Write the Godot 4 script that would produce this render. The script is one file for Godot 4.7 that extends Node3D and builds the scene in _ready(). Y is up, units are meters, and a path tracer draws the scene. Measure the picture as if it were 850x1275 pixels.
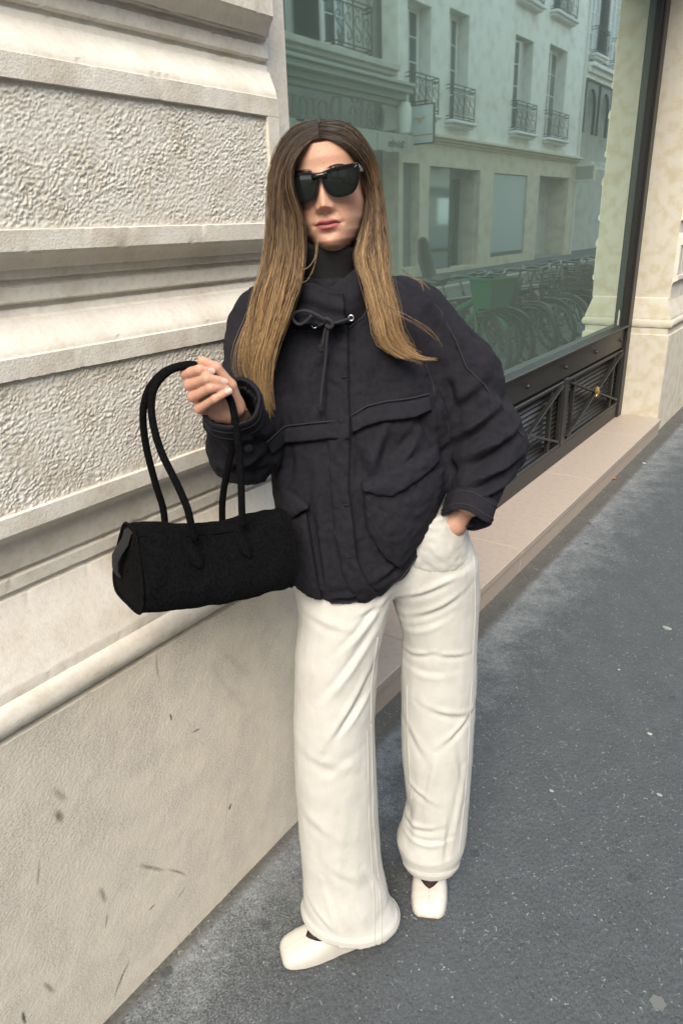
extends Node3D
# A woman in a black jacket and cream jeans leans on a cream stone wall beside a shop window in a narrow street.

var M := {}
var used := {}
var rng := RandomNumberGenerator.new()

func _ready() -> void:
	# camera: eye height 1.56 m, turned towards the wall and tipped down
	var cam := Camera3D.new()
	cam.name = "camera"
	cam.transform = Transform3D(Basis(Vector3(0.81621, -0.02993, -0.57698), Vector3(-0.19467, 0.92601, -0.32343), Vector3(0.54397, 0.37631, 0.74999)), Vector3(0, 1.56, 0))
	cam.fov = 71.84
	cam.near = 0.02
	cam.far = 500.0
	add_child(cam)
	cam.current = true
	var we := WorldEnvironment.new()
	we.name = "world"
	var env := Environment.new()
	env.background_mode = Environment.BG_SKY
	var sky := Sky.new()
	var sm := ProceduralSkyMaterial.new()
	sm.sky_top_color = Color(0.74, 0.80, 0.88)
	sm.sky_horizon_color = Color(0.90, 0.92, 0.94)
	sm.sky_curve = 0.3
	sm.ground_bottom_color = Color(0.4, 0.4, 0.4)
	sm.ground_horizon_color = Color(0.7, 0.7, 0.7)
	sm.sun_angle_max = 1.0
	sky.sky_material = sm
	env.sky = sky
	env.background_energy_multiplier = 1.0
	env.tonemap_mode = Environment.TONE_MAPPER_LINEAR
	env.tonemap_exposure = 3.05
	env.sdfgi_enabled = true
	env.ssao_enabled = true
	env.ssil_enabled = true
	we.environment = env
	add_child(we)
	var sun := DirectionalLight3D.new()
	sun.name = "sun"
	sun.light_color = Color(1.0, 0.96, 0.90)
	sun.light_energy = 0.5
	sun.light_angular_distance = 34.0
	sun.shadow_enabled = true
	add_child(sun)
	sun.look_at_from_position(Vector3(3.2, 6.5, 6.0), Vector3.ZERO)
	rng.seed = 11
	make_materials()
	make_ground()
	make_near_wall()
	make_window()
	make_far_pier()
	make_street_across()
	make_bikes()
	make_litter()
	make_woman()
	make_bag()

# ------------------------------------------------------------------ mesh buffer
class MB:
	var v := PackedVector3Array()
	var c := PackedColorArray()
	var t := PackedVector2Array()
	var i := PackedInt32Array()
	func tri(a: Vector3, b: Vector3, d: Vector3) -> void:
		var n := v.size()
		v.append(a); v.append(b); v.append(d)
		i.append(n); i.append(n + 1); i.append(n + 2)
	func quad(a: Vector3, b: Vector3, d: Vector3, e: Vector3) -> void:
		var n := v.size()
		v.append(a); v.append(b); v.append(d); v.append(e)
		i.append_array(PackedInt32Array([n, n + 1, n + 2, n, n + 2, n + 3]))
	# rows x cols of shared points already appended from index n
	func weave(n: int, rows: int, cols: int, closed := false, flip := false) -> void:
		var cc := cols if closed else cols - 1
		for r in rows - 1:
			for k in cc:
				var a := n + r * cols + k
				var b := n + r * cols + (k + 1) % cols
				var d := b + cols
				var e := a + cols
				if flip:
					i.append_array(PackedInt32Array([a, e, d, a, d, b]))
				else:
					i.append_array(PackedInt32Array([a, b, d, a, d, e]))
	func fan(n: int, cols: int, flip := false) -> void:
		var s := Vector3.ZERO
		for k in cols: s += v[n + k]
		var o := v.size()
		v.append(s / cols)
		if c.size() > 0: c.append(c[n])
		for k in cols:
			if flip: i.append_array(PackedInt32Array([o, n + (k + 1) % cols, n + k]))
			else: i.append_array(PackedInt32Array([o, n + k, n + (k + 1) % cols]))
	# chamfered box, centre and size, optionally turned
	func box(p: Vector3, s: Vector3, b := 0.0, q := Basis.IDENTITY) -> void:
		var h := s * 0.5
		if b <= 0.0:
			for ax in 3:
				for sg in [-1.0, 1.0]:
					var u := (ax + 1) % 3
					var w := (ax + 2) % 3
					var pts: Array[Vector3] = []
					for k in [[-1, -1], [1, -1], [1, 1], [-1, 1]]:
						var x := Vector3.ZERO
						x[ax] = sg * h[ax]; x[u] = k[0] * h[u]; x[w] = k[1] * h[w]
						pts.append(p + q * x)
					if sg > 0: quad(pts[0], pts[1], pts[2], pts[3])
					else: quad(pts[3], pts[2], pts[1], pts[0])
			return
		b = minf(b, minf(h.x, minf(h.y, h.z)) * 0.9)
		var cor := func(sx: float, sy: float, sz: float, ax: int) -> Vector3:
			var x := Vector3(sx * (h.x - b), sy * (h.y - b), sz * (h.z - b))
			x[ax] = (sx if ax == 0 else sy if ax == 1 else sz) * h[ax]
			return p + q * x
		for ax in 3:
			var u := (ax + 1) % 3
			var w := (ax + 2) % 3
			for sg in [-1.0, 1.0]:
				var pts: Array[Vector3] = []
				for k in [[-1, -1], [1, -1], [1, 1], [-1, 1]]:
					var x := Vector3.ZERO
					x[ax] = sg; x[u] = k[0]; x[w] = k[1]
					pts.append(cor.call(x.x, x.y, x.z, ax))
				if sg > 0: quad(pts[0], pts[1], pts[2], pts[3])
				else: quad(pts[3], pts[2], pts[1], pts[0])
			for su in [-1.0, 1.0]:
				for sw in [-1.0, 1.0]:
					var e: Array[Vector3] = []
					for k in [[-1.0, u], [1.0, u], [1.0, w], [-1.0, w]]:
						var x := Vector3.ZERO
						x[ax] = k[0]; x[u] = su; x[w] = sw
						e.append(cor.call(x.x, x.y, x.z, k[1]))
					if su * sw > 0: quad(e[0], e[3], e[2], e[1])
					else: quad(e[0], e[1], e[2], e[3])
		for sx in [-1.0, 1.0]:
			for sy in [-1.0, 1.0]:
				for sz in [-1.0, 1.0]:
					var a: Vector3 = cor.call(sx, sy, sz, 0)
					var bb: Vector3 = cor.call(sx, sy, sz, 1)
					var d: Vector3 = cor.call(sx, sy, sz, 2)
					if sx * sy * sz > 0: tri(a, bb, d)
					else: tri(a, d, bb)
	# bar of square section between two points
	func bar(a: Vector3, b: Vector3, w: float, d: float, up := Vector3.UP, bev := 0.0) -> void:
		var z := (b - a).normalized()
		if absf(z.dot(up)) > 0.98: up = Vector3.RIGHT
		var x := up.cross(z).normalized()
		var y := z.cross(x)
		box((a + b) * 0.5, Vector3(w, d, a.distance_to(b)), bev, Basis(x, y, z))
	# round tube through points; radii per point; squash = second radius factor
	func tube(pts: PackedVector3Array, rad: PackedFloat32Array, n := 8, closed := false, caps := true, col := Color(-1, 0, 0), squash := 1.0, upv := Vector3.ZERO) -> void:
		var m := pts.size()
		var first := v.size()
		var nx := Vector3.ZERO
		for k in m:
			var tg: Vector3
			if closed: tg = pts[(k + 1) % m] - pts[(k + m - 1) % m]
			else: tg = pts[mini(k + 1, m - 1)] - pts[maxi(k - 1, 0)]
			tg = tg.normalized()
			if upv != Vector3.ZERO: nx = upv
			elif nx == Vector3.ZERO: nx = Vector3.UP if absf(tg.y) < 0.9 else Vector3.RIGHT
			nx = (nx - tg * nx.dot(tg)).normalized()
			var ny := tg.cross(nx)
			var r := rad[k] if rad.size() > 1 else rad[0]
			for j in n:
				var a := TAU * j / n
				v.append(pts[k] + (nx * cos(a) + ny * sin(a) * squash) * r)
				if col.r >= 0.0: c.append(col)
		weave(first, m, n, true)
		if closed:
			for j in n:
				var a2 := first + (m - 1) * n + j
				var b2 := first + (m - 1) * n + (j + 1) % n
				i.append_array(PackedInt32Array([a2, b2, first + (j + 1) % n, a2, first + (j + 1) % n, first + j]))
		elif caps:
			fan(first, n, true)
			fan(first + (m - 1) * n, n)
	# lathe round an axis: profile of (radius, height)
	func lathe(prof: PackedVector2Array, at: Vector3, ax := Vector3.UP, n := 16, caps := true) -> void:
		var z := ax.normalized()
		var x := (Vector3.RIGHT if absf(z.x) < 0.9 else Vector3.UP).cross(z).normalized()
		var y := z.cross(x)
		var first := v.size()
		for p in prof:
			for j in n:
				var a := TAU * j / n
				v.append(at + z * p.y + (x * cos(a) + y * sin(a)) * p.x)
		weave(first, prof.size(), n, true)
		if caps:
			fan(first, n, true)
			fan(first + (prof.size() - 1) * n, n)
	# flat polygon (x, y) with thickness, on a frame
	func plate(poly: PackedVector2Array, f: Transform3D, th: float) -> void:
		var ix := Geometry2D.triangulate_polygon(poly)
		var n := v.size()
		var area := 0.0
		for k in poly.size():
			area += poly[k].cross(poly[(k + 1) % poly.size()])
		for p in poly: v.append(f * Vector3(p.x, p.y, th * 0.5))
		for p in poly: v.append(f * Vector3(p.x, p.y, -th * 0.5))
		var m := poly.size()
		for k in range(0, ix.size(), 3):
			var a := ix[k]; var b := ix[k + 1]; var d := ix[k + 2]
			if (poly[b] - poly[a]).cross(poly[d] - poly[a]) < 0: var s := b; b = d; d = s
			i.append_array(PackedInt32Array([n + a, n + b, n + d, n + m + a, n + m + d, n + m + b]))
		for k in m:
			var k2 := (k + 1) % m
			if area > 0: i.append_array(PackedInt32Array([n + k, n + m + k, n + m + k2, n + k, n + m + k2, n + k2]))
			else: i.append_array(PackedInt32Array([n + k, n + k2, n + m + k2, n + k, n + m + k2, n + m + k]))

# angle < 0: smooth over shared indices; otherwise split where faces meet more sharply than angle
func mesh_of(b: MB, angle := -1.0) -> ArrayMesh:
	var ar := []
	ar.resize(Mesh.ARRAY_MAX)
	var nt := b.i.size() / 3
	var V := b.v
	var I := b.i
	if angle < 0.0:
		var N := PackedVector3Array()
		N.resize(V.size())
		for k in nt:
			var a := I[k * 3]; var d := I[k * 3 + 1]; var e := I[k * 3 + 2]
			var n := (V[d] - V[a]).cross(V[e] - V[a])
			N[a] += n; N[d] += n; N[e] += n
		for k in N.size(): N[k] = N[k].normalized()
		ar[Mesh.ARRAY_VERTEX] = V
		ar[Mesh.ARRAY_NORMAL] = N
		if b.c.size() == V.size(): ar[Mesh.ARRAY_COLOR] = b.c
		if b.t.size() == V.size(): ar[Mesh.ARRAY_TEX_UV] = b.t
		var J := I.duplicate()
		for k in nt:
			J[k * 3 + 1] = I[k * 3 + 2]; J[k * 3 + 2] = I[k * 3 + 1]
		ar[Mesh.ARRAY_INDEX] = J
	else:
		var fn := PackedVector3Array()
		fn.resize(nt)
		var at := {}
		for k in nt:
			var n := (V[I[k * 3 + 1]] - V[I[k * 3]]).cross(V[I[k * 3 + 2]] - V[I[k * 3]])
			fn[k] = n
			for j in 3:
				var key := Vector3i((V[I[k * 3 + j]] * 8000.0).round())
				if at.has(key): at[key].append(k)
				else: at[key] = [k]
		var P := PackedVector3Array(); var N := PackedVector3Array(); var T := PackedVector2Array(); var C := PackedColorArray()
		P.resize(nt * 3); N.resize(nt * 3)
		var hasc := b.c.size() == V.size()
		var hast := b.t.size() == V.size()
		var lim := cos(deg_to_rad(angle))
		for k in nt:
			var f := fn[k].normalized()
			for jj in 3:
				var j: int = [0, 2, 1][jj]
				var p := V[I[k * 3 + j]]
				var s := Vector3.ZERO
				for o in at[Vector3i((p * 8000.0).round())]:
					if fn[o].normalized().dot(f) >= lim: s += fn[o]
				P[k * 3 + jj] = p
				N[k * 3 + jj] = s.normalized() if s.length_squared() > 0 else f
				if hasc: C.append(b.c[I[k * 3 + j]])
				if hast: T.append(b.t[I[k * 3 + j]])
		ar[Mesh.ARRAY_VERTEX] = P
		ar[Mesh.ARRAY_NORMAL] = N
		if hasc: ar[Mesh.ARRAY_COLOR] = C
		if hast: ar[Mesh.ARRAY_TEX_UV] = T
	var m := ArrayMesh.new()
	m.add_surface_from_arrays(Mesh.PRIMITIVE_TRIANGLES, ar)
	return m

func numbered(called: String) -> String:
	var n: int = used.get(called, 0)
	used[called] = n + 1
	return called if n == 0 else "%s_%03d" % [called, n]

func put(called: String, b: MB, m: Material, parent: Node = self, angle := 35.0) -> MeshInstance3D:
	return put_mesh(called, mesh_of(b, angle), m, parent)

func put_mesh(called: String, me: Mesh, m: Material, parent: Node = self) -> MeshInstance3D:
	var o := MeshInstance3D.new()
	o.mesh = me
	o.material_override = m
	if parent == self: o.name = numbered(called)
	else:
		var k := 0
		var nm := called
		while parent.has_node(nm):
			k += 1
			nm = "%s_%03d" % [called, k]
		o.name = nm
	parent.add_child(o, true)
	return o

func thing(called: String, label: String, category: String, at := Vector3.ZERO, turn := 0.0, group := "") -> Node3D:
	var o := Node3D.new()
	o.name = numbered(called)
	add_child(o, true)
	o.position = at
	o.rotation.y = turn
	tag(o, label, category, group)
	return o

func tag(o: Node, label: String, category: String, group := "") -> Node:
	o.set_meta("label", label)
	o.set_meta("category", category)
	if group: o.set_meta("group", group)
	return o

func struct(called: String, b: MB, m: Material, angle := 35.0) -> MeshInstance3D:
	var o := put(called, b, m, self, angle)
	o.set_meta("kind", "structure")
	return o

func copy_of(o: Node3D, label: String, group := "") -> Node3D:
	var r: Node3D = o.duplicate()
	r.name = numbered(String(o.get_meta("plain_name", o.name)))
	add_child(r, true)
	r.set_meta("label", label)
	if group: r.set_meta("group", group)
	return r

# ------------------------------------------------------------------ textures and materials
func fnl(sd: int, freq: float, oct := 4, kind := FastNoiseLite.TYPE_SIMPLEX_SMOOTH, ridged := false) -> FastNoiseLite:
	var n := FastNoiseLite.new()
	n.seed = sd
	n.frequency = freq
	n.noise_type = kind
	n.fractal_type = FastNoiseLite.FRACTAL_RIDGED if ridged else FastNoiseLite.FRACTAL_FBM
	n.fractal_octaves = oct
	return n

func ntex(n: FastNoiseLite, stops: Array, cols: Array, size := 512) -> NoiseTexture2D:
	var t := NoiseTexture2D.new()
	t.width = size; t.height = size
	t.seamless = true
	t.noise = n
	var g := Gradient.new()
	g.offsets = PackedFloat32Array(stops)
	var pc := PackedColorArray()
	for c in cols: pc.append(c)
	g.colors = pc
	t.color_ramp = g
	return t

func nnorm(n: FastNoiseLite, strength := 4.0, size := 512) -> NoiseTexture2D:
	var t := NoiseTexture2D.new()
	t.width = size; t.height = size
	t.seamless = true
	t.noise = n
	t.as_normal_map = true
	t.bump_strength = strength
	return t

func lin(r: float, g: float, b: float) -> Color:
	return Color(r, g, b).linear_to_srgb()

func mat(col: Color, rough: float, metal := 0.0) -> StandardMaterial3D:
	var m := StandardMaterial3D.new()
	m.albedo_color = col
	m.roughness = rough
	m.metallic = metal
	return m

func tri_tex(m: StandardMaterial3D, alb: Texture2D, nrm: Texture2D, scale: float, nscale := 1.0, world := false) -> StandardMaterial3D:
	m.uv1_triplanar = true
	m.uv1_world_triplanar = world
	m.uv1_scale = Vector3.ONE * scale
	if alb: m.albedo_texture = alb
	if nrm:
		m.normal_enabled = true
		m.normal_texture = nrm
		m.normal_scale = nscale
	return m

func detail(m: StandardMaterial3D, tex: Texture2D, scale: float, world := false) -> StandardMaterial3D:
	m.detail_enabled = true
	m.detail_albedo = tex
	m.detail_blend_mode = BaseMaterial3D.BLEND_MODE_MUL
	m.detail_uv_layer = BaseMaterial3D.DETAIL_UV_2
	m.uv2_triplanar = true
	m.uv2_world_triplanar = world
	m.uv2_scale = Vector3.ONE * scale
	return m

func g8(x: float) -> Color:
	return Color(x, x, x)

func make_materials() -> void:
	var grain := ntex(fnl(3, 0.03, 5), [0.0, 0.3, 0.5, 1.0], [g8(0.93), g8(0.975), g8(1.0), g8(1.0)])
	var blotch := ntex(fnl(4, 0.012, 4), [0.0, 0.35, 0.6, 1.0], [Color(0.90, 0.88, 0.84), Color(0.97, 0.96, 0.95), g8(1.0), g8(1.0)])
	var pits := ntex(fnl(5, 0.05, 3, FastNoiseLite.TYPE_CELLULAR), [0.0, 0.05, 0.10, 1.0], [g8(0.78), g8(0.92), g8(1.0), g8(1.0)])
	var bump := nnorm(fnl(6, 0.09, 4), 3.0)
	var bump2 := nnorm(fnl(7, 0.02, 5), 8.0)
	M.stone = detail(tri_tex(mat(lin(0.73, 0.685, 0.61), 0.8), grain, bump, 4.0, 0.30, true), blotch, 1.3, true)
	M.rough = detail(tri_tex(mat(lin(0.72, 0.68, 0.61), 0.85), grain, bump2, 14.0, 0.5, true), blotch, 1.7, true)
	M.stain = detail(tri_tex(mat(lin(0.66, 0.615, 0.535), 0.85), pits, bump, 2.2, 0.6, true),
		ntex(fnl(14, 0.014, 5), [0.0, 0.35, 0.5, 0.62, 1.0], [Color(0.92, 0.895, 0.83), Color(0.955, 0.94, 0.90), Color(0.98, 0.975, 0.96), g8(0.99), g8(1.0)]), 1.1, true)
	M.marble = detail(tri_tex(mat(lin(0.45, 0.375, 0.315), 0.5), ntex(fnl(8, 0.02, 5), [0.0, 0.4, 0.55, 1.0], [Color(0.95, 0.93, 0.91), g8(0.985), g8(1.0), Color(1.0, 0.98, 0.96)]), nnorm(fnl(9, 0.06, 3), 2.0), 2.5, 0.2, true),
		ntex(fnl(15, 0.02, 5, FastNoiseLite.TYPE_SIMPLEX_SMOOTH, true), [0.0, 0.82, 0.93, 1.0], [g8(1.0), g8(1.0), Color(0.95, 0.90, 0.84), Color(0.90, 0.83, 0.75)]), 1.3, true)
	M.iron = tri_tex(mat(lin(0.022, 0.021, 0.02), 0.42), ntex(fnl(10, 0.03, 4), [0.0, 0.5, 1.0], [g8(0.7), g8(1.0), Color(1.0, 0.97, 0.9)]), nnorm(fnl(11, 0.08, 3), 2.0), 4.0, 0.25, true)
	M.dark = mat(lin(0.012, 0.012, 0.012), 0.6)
	M.glass_film = mat(lin(0.43, 0.56, 0.488), 0.02, 0.79)
	M.brass = mat(lin(0.70, 0.47, 0.17), 0.35, 0.9)
	M.facade = detail(mat(lin(0.78, 0.775, 0.75), 0.85), blotch, 0.25, true)
	M.facade_low = detail(mat(lin(0.66, 0.60, 0.485), 0.85), blotch, 0.3, true)
	M.facade_old = detail(mat(lin(0.50, 0.50, 0.46), 0.85), blotch, 0.2, true)
	M.reveal = mat(lin(0.55, 0.55, 0.53), 0.8)
	M.white = mat(lin(0.72, 0.72, 0.70), 0.5)
	M.pane = mat(lin(0.10, 0.12, 0.13), 0.03, 0.55)
	M.shop_pane = mat(lin(0.30, 0.34, 0.33), 0.04, 0.45)
	M.railing = mat(lin(0.02, 0.022, 0.022), 0.5)
	M.green_dark = mat(lin(0.022, 0.03, 0.028), 0.4)
	M.curb = tri_tex(mat(lin(0.30, 0.29, 0.28), 0.8), grain, bump, 2.0, 0.5, true)
	M.lettering = mat(lin(0.15, 0.15, 0.14), 0.5)

# ------------------------------------------------------------------ asphalt with its grit, and the dusty strip along the wall
func asphalt_image(w: int, h: int, mpp: float, dust: bool, sd: int) -> Image:
	var f1 := fnl(sd, 0.35, 2)
	var f2 := fnl(sd + 1, 0.012, 4)
	var f3 := fnl(sd + 2, 0.055, 3)
	var a := f1.get_seamless_image(w, h, false, false, 0.1, false).get_data()
	var b := f2.get_seamless_image(w, h).get_data()
	var d := f3.get_seamless_image(w, h).get_data()
	var out := PackedByteArray()
	out.resize(w * h * 3)
	for y in h:
		for x in w:
			var k := y * w + x
			var g := 0.74 + 0.35 * (a[k] / 255.0 - 0.5) + 0.07 * (b[k] / 255.0 - 0.5) + 0.07 * (d[k] / 255.0 - 0.5)
			var r := 104.0 * g
			var gg := 109.0 * g
			var bb := 113.0 * g
			if dust:
				var away := x * mpp - 0.10   # metres from the foot of the wall
				if away < 0.42:
					var q := 0.44 - away * 1.7 + (b[k] / 255.0 - 0.5) * 0.35 + (a[k] / 255.0 - 0.5) * 0.8 + (d[k] / 255.0 - 0.5) * 0.25
					q = clampf(q * 1.7, 0.0, 1.0) * 0.72
					r = lerpf(r, 156.0, q); gg = lerpf(gg, 158.0, q); bb = lerpf(bb, 158.0, q)
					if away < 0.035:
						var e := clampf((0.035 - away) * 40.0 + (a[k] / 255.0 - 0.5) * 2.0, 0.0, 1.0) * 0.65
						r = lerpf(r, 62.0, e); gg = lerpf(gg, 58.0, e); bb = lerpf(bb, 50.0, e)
			out[k * 3] = int(clampf(r, 0, 255)); out[k * 3 + 1] = int(clampf(gg, 0, 255)); out[k * 3 + 2] = int(clampf(bb, 0, 255))
	var im := Image.create_from_data(w, h, false, Image.FORMAT_RGB8, out)
	var rg := RandomNumberGenerator.new()
	rg.seed = sd
	var n := int(w * h * mpp * mpp * 2400.0)
	for k in n:   # chips of stone showing in the tar
		var t := rg.randf()
		var cc := Color8(int(lerpf(116, 168, t * t)), int(lerpf(119, 169, t * t)), int(lerpf(121, 168, t * t)))
		if rg.randf() < 0.25: cc = Color8(48, 51, 55)
		var x := rg.randi_range(0, w - 9)
		var y := rg.randi_range(0, h - 9)
		var big := rg.randf()
		if big < 0.4: im.fill_rect(Rect2i(x, y, 1, 1), cc)
		elif big < 0.8: im.fill_rect(Rect2i(x, y, rg.randi_range(1, 2), rg.randi_range(1, 2)), cc)
		else:
			var px := float(x); var py := float(y)
			var an := rg.randf() * TAU
			for s in rg.randi_range(3, 7):
				im.set_pixel(clampi(int(px), 0, w - 1), clampi(int(py), 0, h - 1), cc)
				px += cos(an); py += sin(an); an += rg.randf_range(-0.5, 0.5)
	for k in 45:   # old oil spots and trodden gum
		var x := rg.randi_range(20, w - 20)
		var y := rg.randi_range(20, h - 20)
		var r := rg.randf_range(2.0, 8.0)
		for yy in range(-9, 10):
			for xx in range(-9, 10):
				var q := sqrt(xx * xx + yy * yy * 0.6) / r + rg.randf() * 0.35
				if q < 1.0: im.set_pixel(x + xx, y + yy, im.get_pixel(x + xx, y + yy).lerp(Color8(58, 60, 62), 0.55))
	return im

func make_ground() -> void:
	var near := mat(Color.WHITE, 0.9)
	near.albedo_texture = ImageTexture.create_from_image(asphalt_image(1200, 1600, 0.0019, true, 40))
	near.normal_enabled = true
	near.normal_texture = nnorm(fnl(44, 0.16, 3), 4.0, 1024)
	near.normal_scale = 0.35
	var far := mat(Color.WHITE, 0.9)
	far.albedo_texture = ImageTexture.create_from_image(asphalt_image(1024, 1024, 0.0025, false, 60))
	M.asphalt = far
	var x0 := -1.12
	var x1 := x0 + 1200 * 0.0019
	var per := 1600 * 0.0019
	var b := MB.new()
	for k in range(-3, 4):
		var za := k * per + 0.4
		var n := b.v.size()
		for r in 9:
			for q in 9:
				b.v.append(Vector3(lerpf(x0, x1, q / 8.0), 0, za + per * r / 8.0))
				b.t.append(Vector2(q / 8.0, r / 8.0))
		b.weave(n, 9, 9, false, true)
	struct("pavement", b, near, -1)
	# the rest of the pavement, the kerb, the roadway and the pavement across the street
	var sheet := func(xa: float, xb: float, za: float, zb: float, y: float, called: String):
		var s := MB.new()
		s.quad(Vector3(xa, y, za), Vector3(xa, y, zb), Vector3(xb, y, zb), Vector3(xb, y, za))
		s.t = PackedVector2Array([Vector2(xa, za) / 2.56, Vector2(xa, zb) / 2.56, Vector2(xb, zb) / 2.56, Vector2(xb, za) / 2.56])
		struct(called, s, far, -1)
	sheet.call(x0, x1, -90.0, -3 * per + 0.4, 0.0, "pavement")
	sheet.call(x0, x1, 4 * per + 0.4, 60.0, 0.0, "pavement")
	sheet.call(x1, 1.7, -90.0, 60.0, 0.0, "pavement")
	sheet.call(1.7, 6.2, -90.0, 60.0, -0.11, "road")
	sheet.call(6.2, 30.0, -90.0, 60.0, 0.0, "pavement")
	for s in [[1.7, 1.94], [6.2, 5.96]]:
		var kb := MB.new()
		for k in range(-30, 20):
			var z := k * 1.2
			kb.box(Vector3((s[0] + s[1]) * 0.5, -0.06, z), Vector3(absf(s[1] - s[0]), 0.13, 1.19), 0.012)
		struct("kerb", kb, M.curb)
	var g := MB.new()
	g.quad(Vector3(-400, -0.15, -400), Vector3(-400, -0.15, 400), Vector3(400, -0.15, 400), Vector3(400, -0.15, -400))
	g.t = PackedVector2Array([Vector2(-160, -160), Vector2(-160, 160), Vector2(160, 160), Vector2(160, -160)])
	struct("ground", g, far, -1)

# ------------------------------------------------------------------ the stone wall beside the woman
func dense(p: PackedVector2Array, step: float) -> PackedVector2Array:
	var out := PackedVector2Array()
	for k in p.size() - 1:
		var n := maxi(1, int(ceil(p[k].distance_to(p[k + 1]) / step)))
		for j in n: out.append(p[k].lerp(p[k + 1], float(j) / n))
	out.append(p[p.size() - 1])
	return out

# a moulding swept along the street: profile of (x, y); ends cut on a slant so that the block's side is bevelled like its top
func sweep(prof: PackedVector2Array, zs: PackedFloat32Array, mitre: float, xf: float, rough := 0.0011, sharp_end := 1) -> MB:
	var b := MB.new()
	var n1 := fnl(21, 26.0, 3)
	var n2 := fnl(22, 55.0, 3)
	var p := dense(prof, 0.02)
	var m := p.size()
	for r in zs.size():
		var last := r == (zs.size() - 1 if sharp_end > 0 else 0)
		for k in m:
			var q := p[k]
			var z := zs[r]
			if last: z -= (xf - q.x) * mitre * sharp_end
			var tg := (p[mini(k + 1, m - 1)] - p[maxi(k - 1, 0)]).normalized()
			var nn := Vector2(-tg.y, tg.x)
			var pos := Vector3(q.x, q.y, z)
			var d := n1.get_noise_3dv(pos) * rough * 0.45
			var bend := 0.0
			if k > 0 and k < m - 1: bend = (p[k] - p[k - 1]).normalized().dot((p[k + 1] - p[k]).normalized())
			if bend < 0.85 and k > 0 and k < m - 1:
				var cut := n2.get_noise_3dv(pos * Vector3(1, 1, 0.6))
				d -= maxf(0.0, cut - 0.26) * rough * 7.0
			var dirn := nn if nn.x > -0.2 else -nn
			b.v.append(pos + Vector3(dirn.x, dirn.y, 0) * d)
	b.weave(0, zs.size(), m)
	# the bevelled side
	var row := (zs.size() - 1) * m if sharp_end > 0 else 0
	var ix := Geometry2D.triangulate_polygon(p)
	for k in range(0, ix.size(), 3):
		b.tri(b.v[row + ix[k]], b.v[row + ix[k + 1]], b.v[row + ix[k + 2]])
	return b

func z_steps(a: float, b: float, fine_from: float, fine_to: float, step: float) -> PackedFloat32Array:
	var out := PackedFloat32Array()
	var z := a
	var dirn := signf(b - a)
	while (b - z) * dirn > 1e-5:
		out.append(z)
		var inside := z <= maxf(fine_from, fine_to) + 1e-4 and z >= minf(fine_from, fine_to) - 1e-4
		var s := step if inside else 0.25
		if not inside and (fine_from - z) * dirn > 0.0: s = minf(s, maxf((fine_from - z) * dirn, 0.01))
		z += s * dirn
	out.append(b)
	return out

func course(y0: float, y1: float, fb: float, xo: float) -> PackedVector2Array:
	var p := PackedVector2Array()
	for q in [[-1.098, 0.0], [-1.074, 0.002], [-1.070, 0.005], [-1.070, 0.026], [-1.078, 0.029], [-1.078, 0.036], [-1.069, 0.039], [-1.067, 0.052], [-1.061, fb - 0.026], [-1.052, fb - 0.014], [-1.040, fb - 0.006], [-1.034, fb - 0.004], [-1.030, fb], [-1.030, fb + 0.029], [-1.040, fb + 0.031]]:
		p.append(Vector2(q[0] + xo, y0 + q[1]))
	for q in [[-1.040, 0.106], [-1.030, 0.104], [-1.030, 0.072], [-1.035, 0.070], [-1.036, 0.062], [-1.052, 0.040], [-1.064, 0.026], [-1.066, 0.020], [-1.076, 0.017], [-1.078, 0.006], [-1.098, 0.004]]:
		p.append(Vector2(q[0] + xo, y1 - q[1]))
	return p

func rough_panel(y0: float, y1: float, za: float, zb: float, x: float, step: float, amp: float, sd: int) -> MB:
	var b := MB.new()
	var n := fnl(sd, 1.0, 3)
	var n2 := fnl(sd + 1, 1.0, 2, FastNoiseLite.TYPE_CELLULAR)
	var nz := int(absf(zb - za) / step) + 2
	var ny := int((y1 - y0) / step) + 2
	for r in nz:
		var z := lerpf(za, zb, float(r) / (nz - 1))
		for k in ny:
			var y := lerpf(y0, y1, float(k) / (ny - 1))
			var wob := n.get_noise_2d(z * 14.0, y * 14.0 + 50.0) * 0.012
			var patchy := 0.8 + 0.7 * n.get_noise_2d(z * 9.0 + 30.0, y * 9.0)
			var h := n.get_noise_2d((z + wob) * 105.0, (y + wob * 0.6) * 200.0)
			var h2 := n2.get_noise_2d((z + wob) * 115.0 + h, (y + wob) * 190.0)
			var e := minf(minf(y - y0, y1 - y), minf(absf(z - za), absf(z - zb)))
			var f := amp * patchy * (h * 1.0 - (h2 + 0.5) * 0.8) * clampf(e / 0.006, 0.0, 1.0)
			b.v.append(Vector3(x + f - 0.003, y, z))
	b.weave(0, nz, ny, false, zb > za)
	return b

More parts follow.
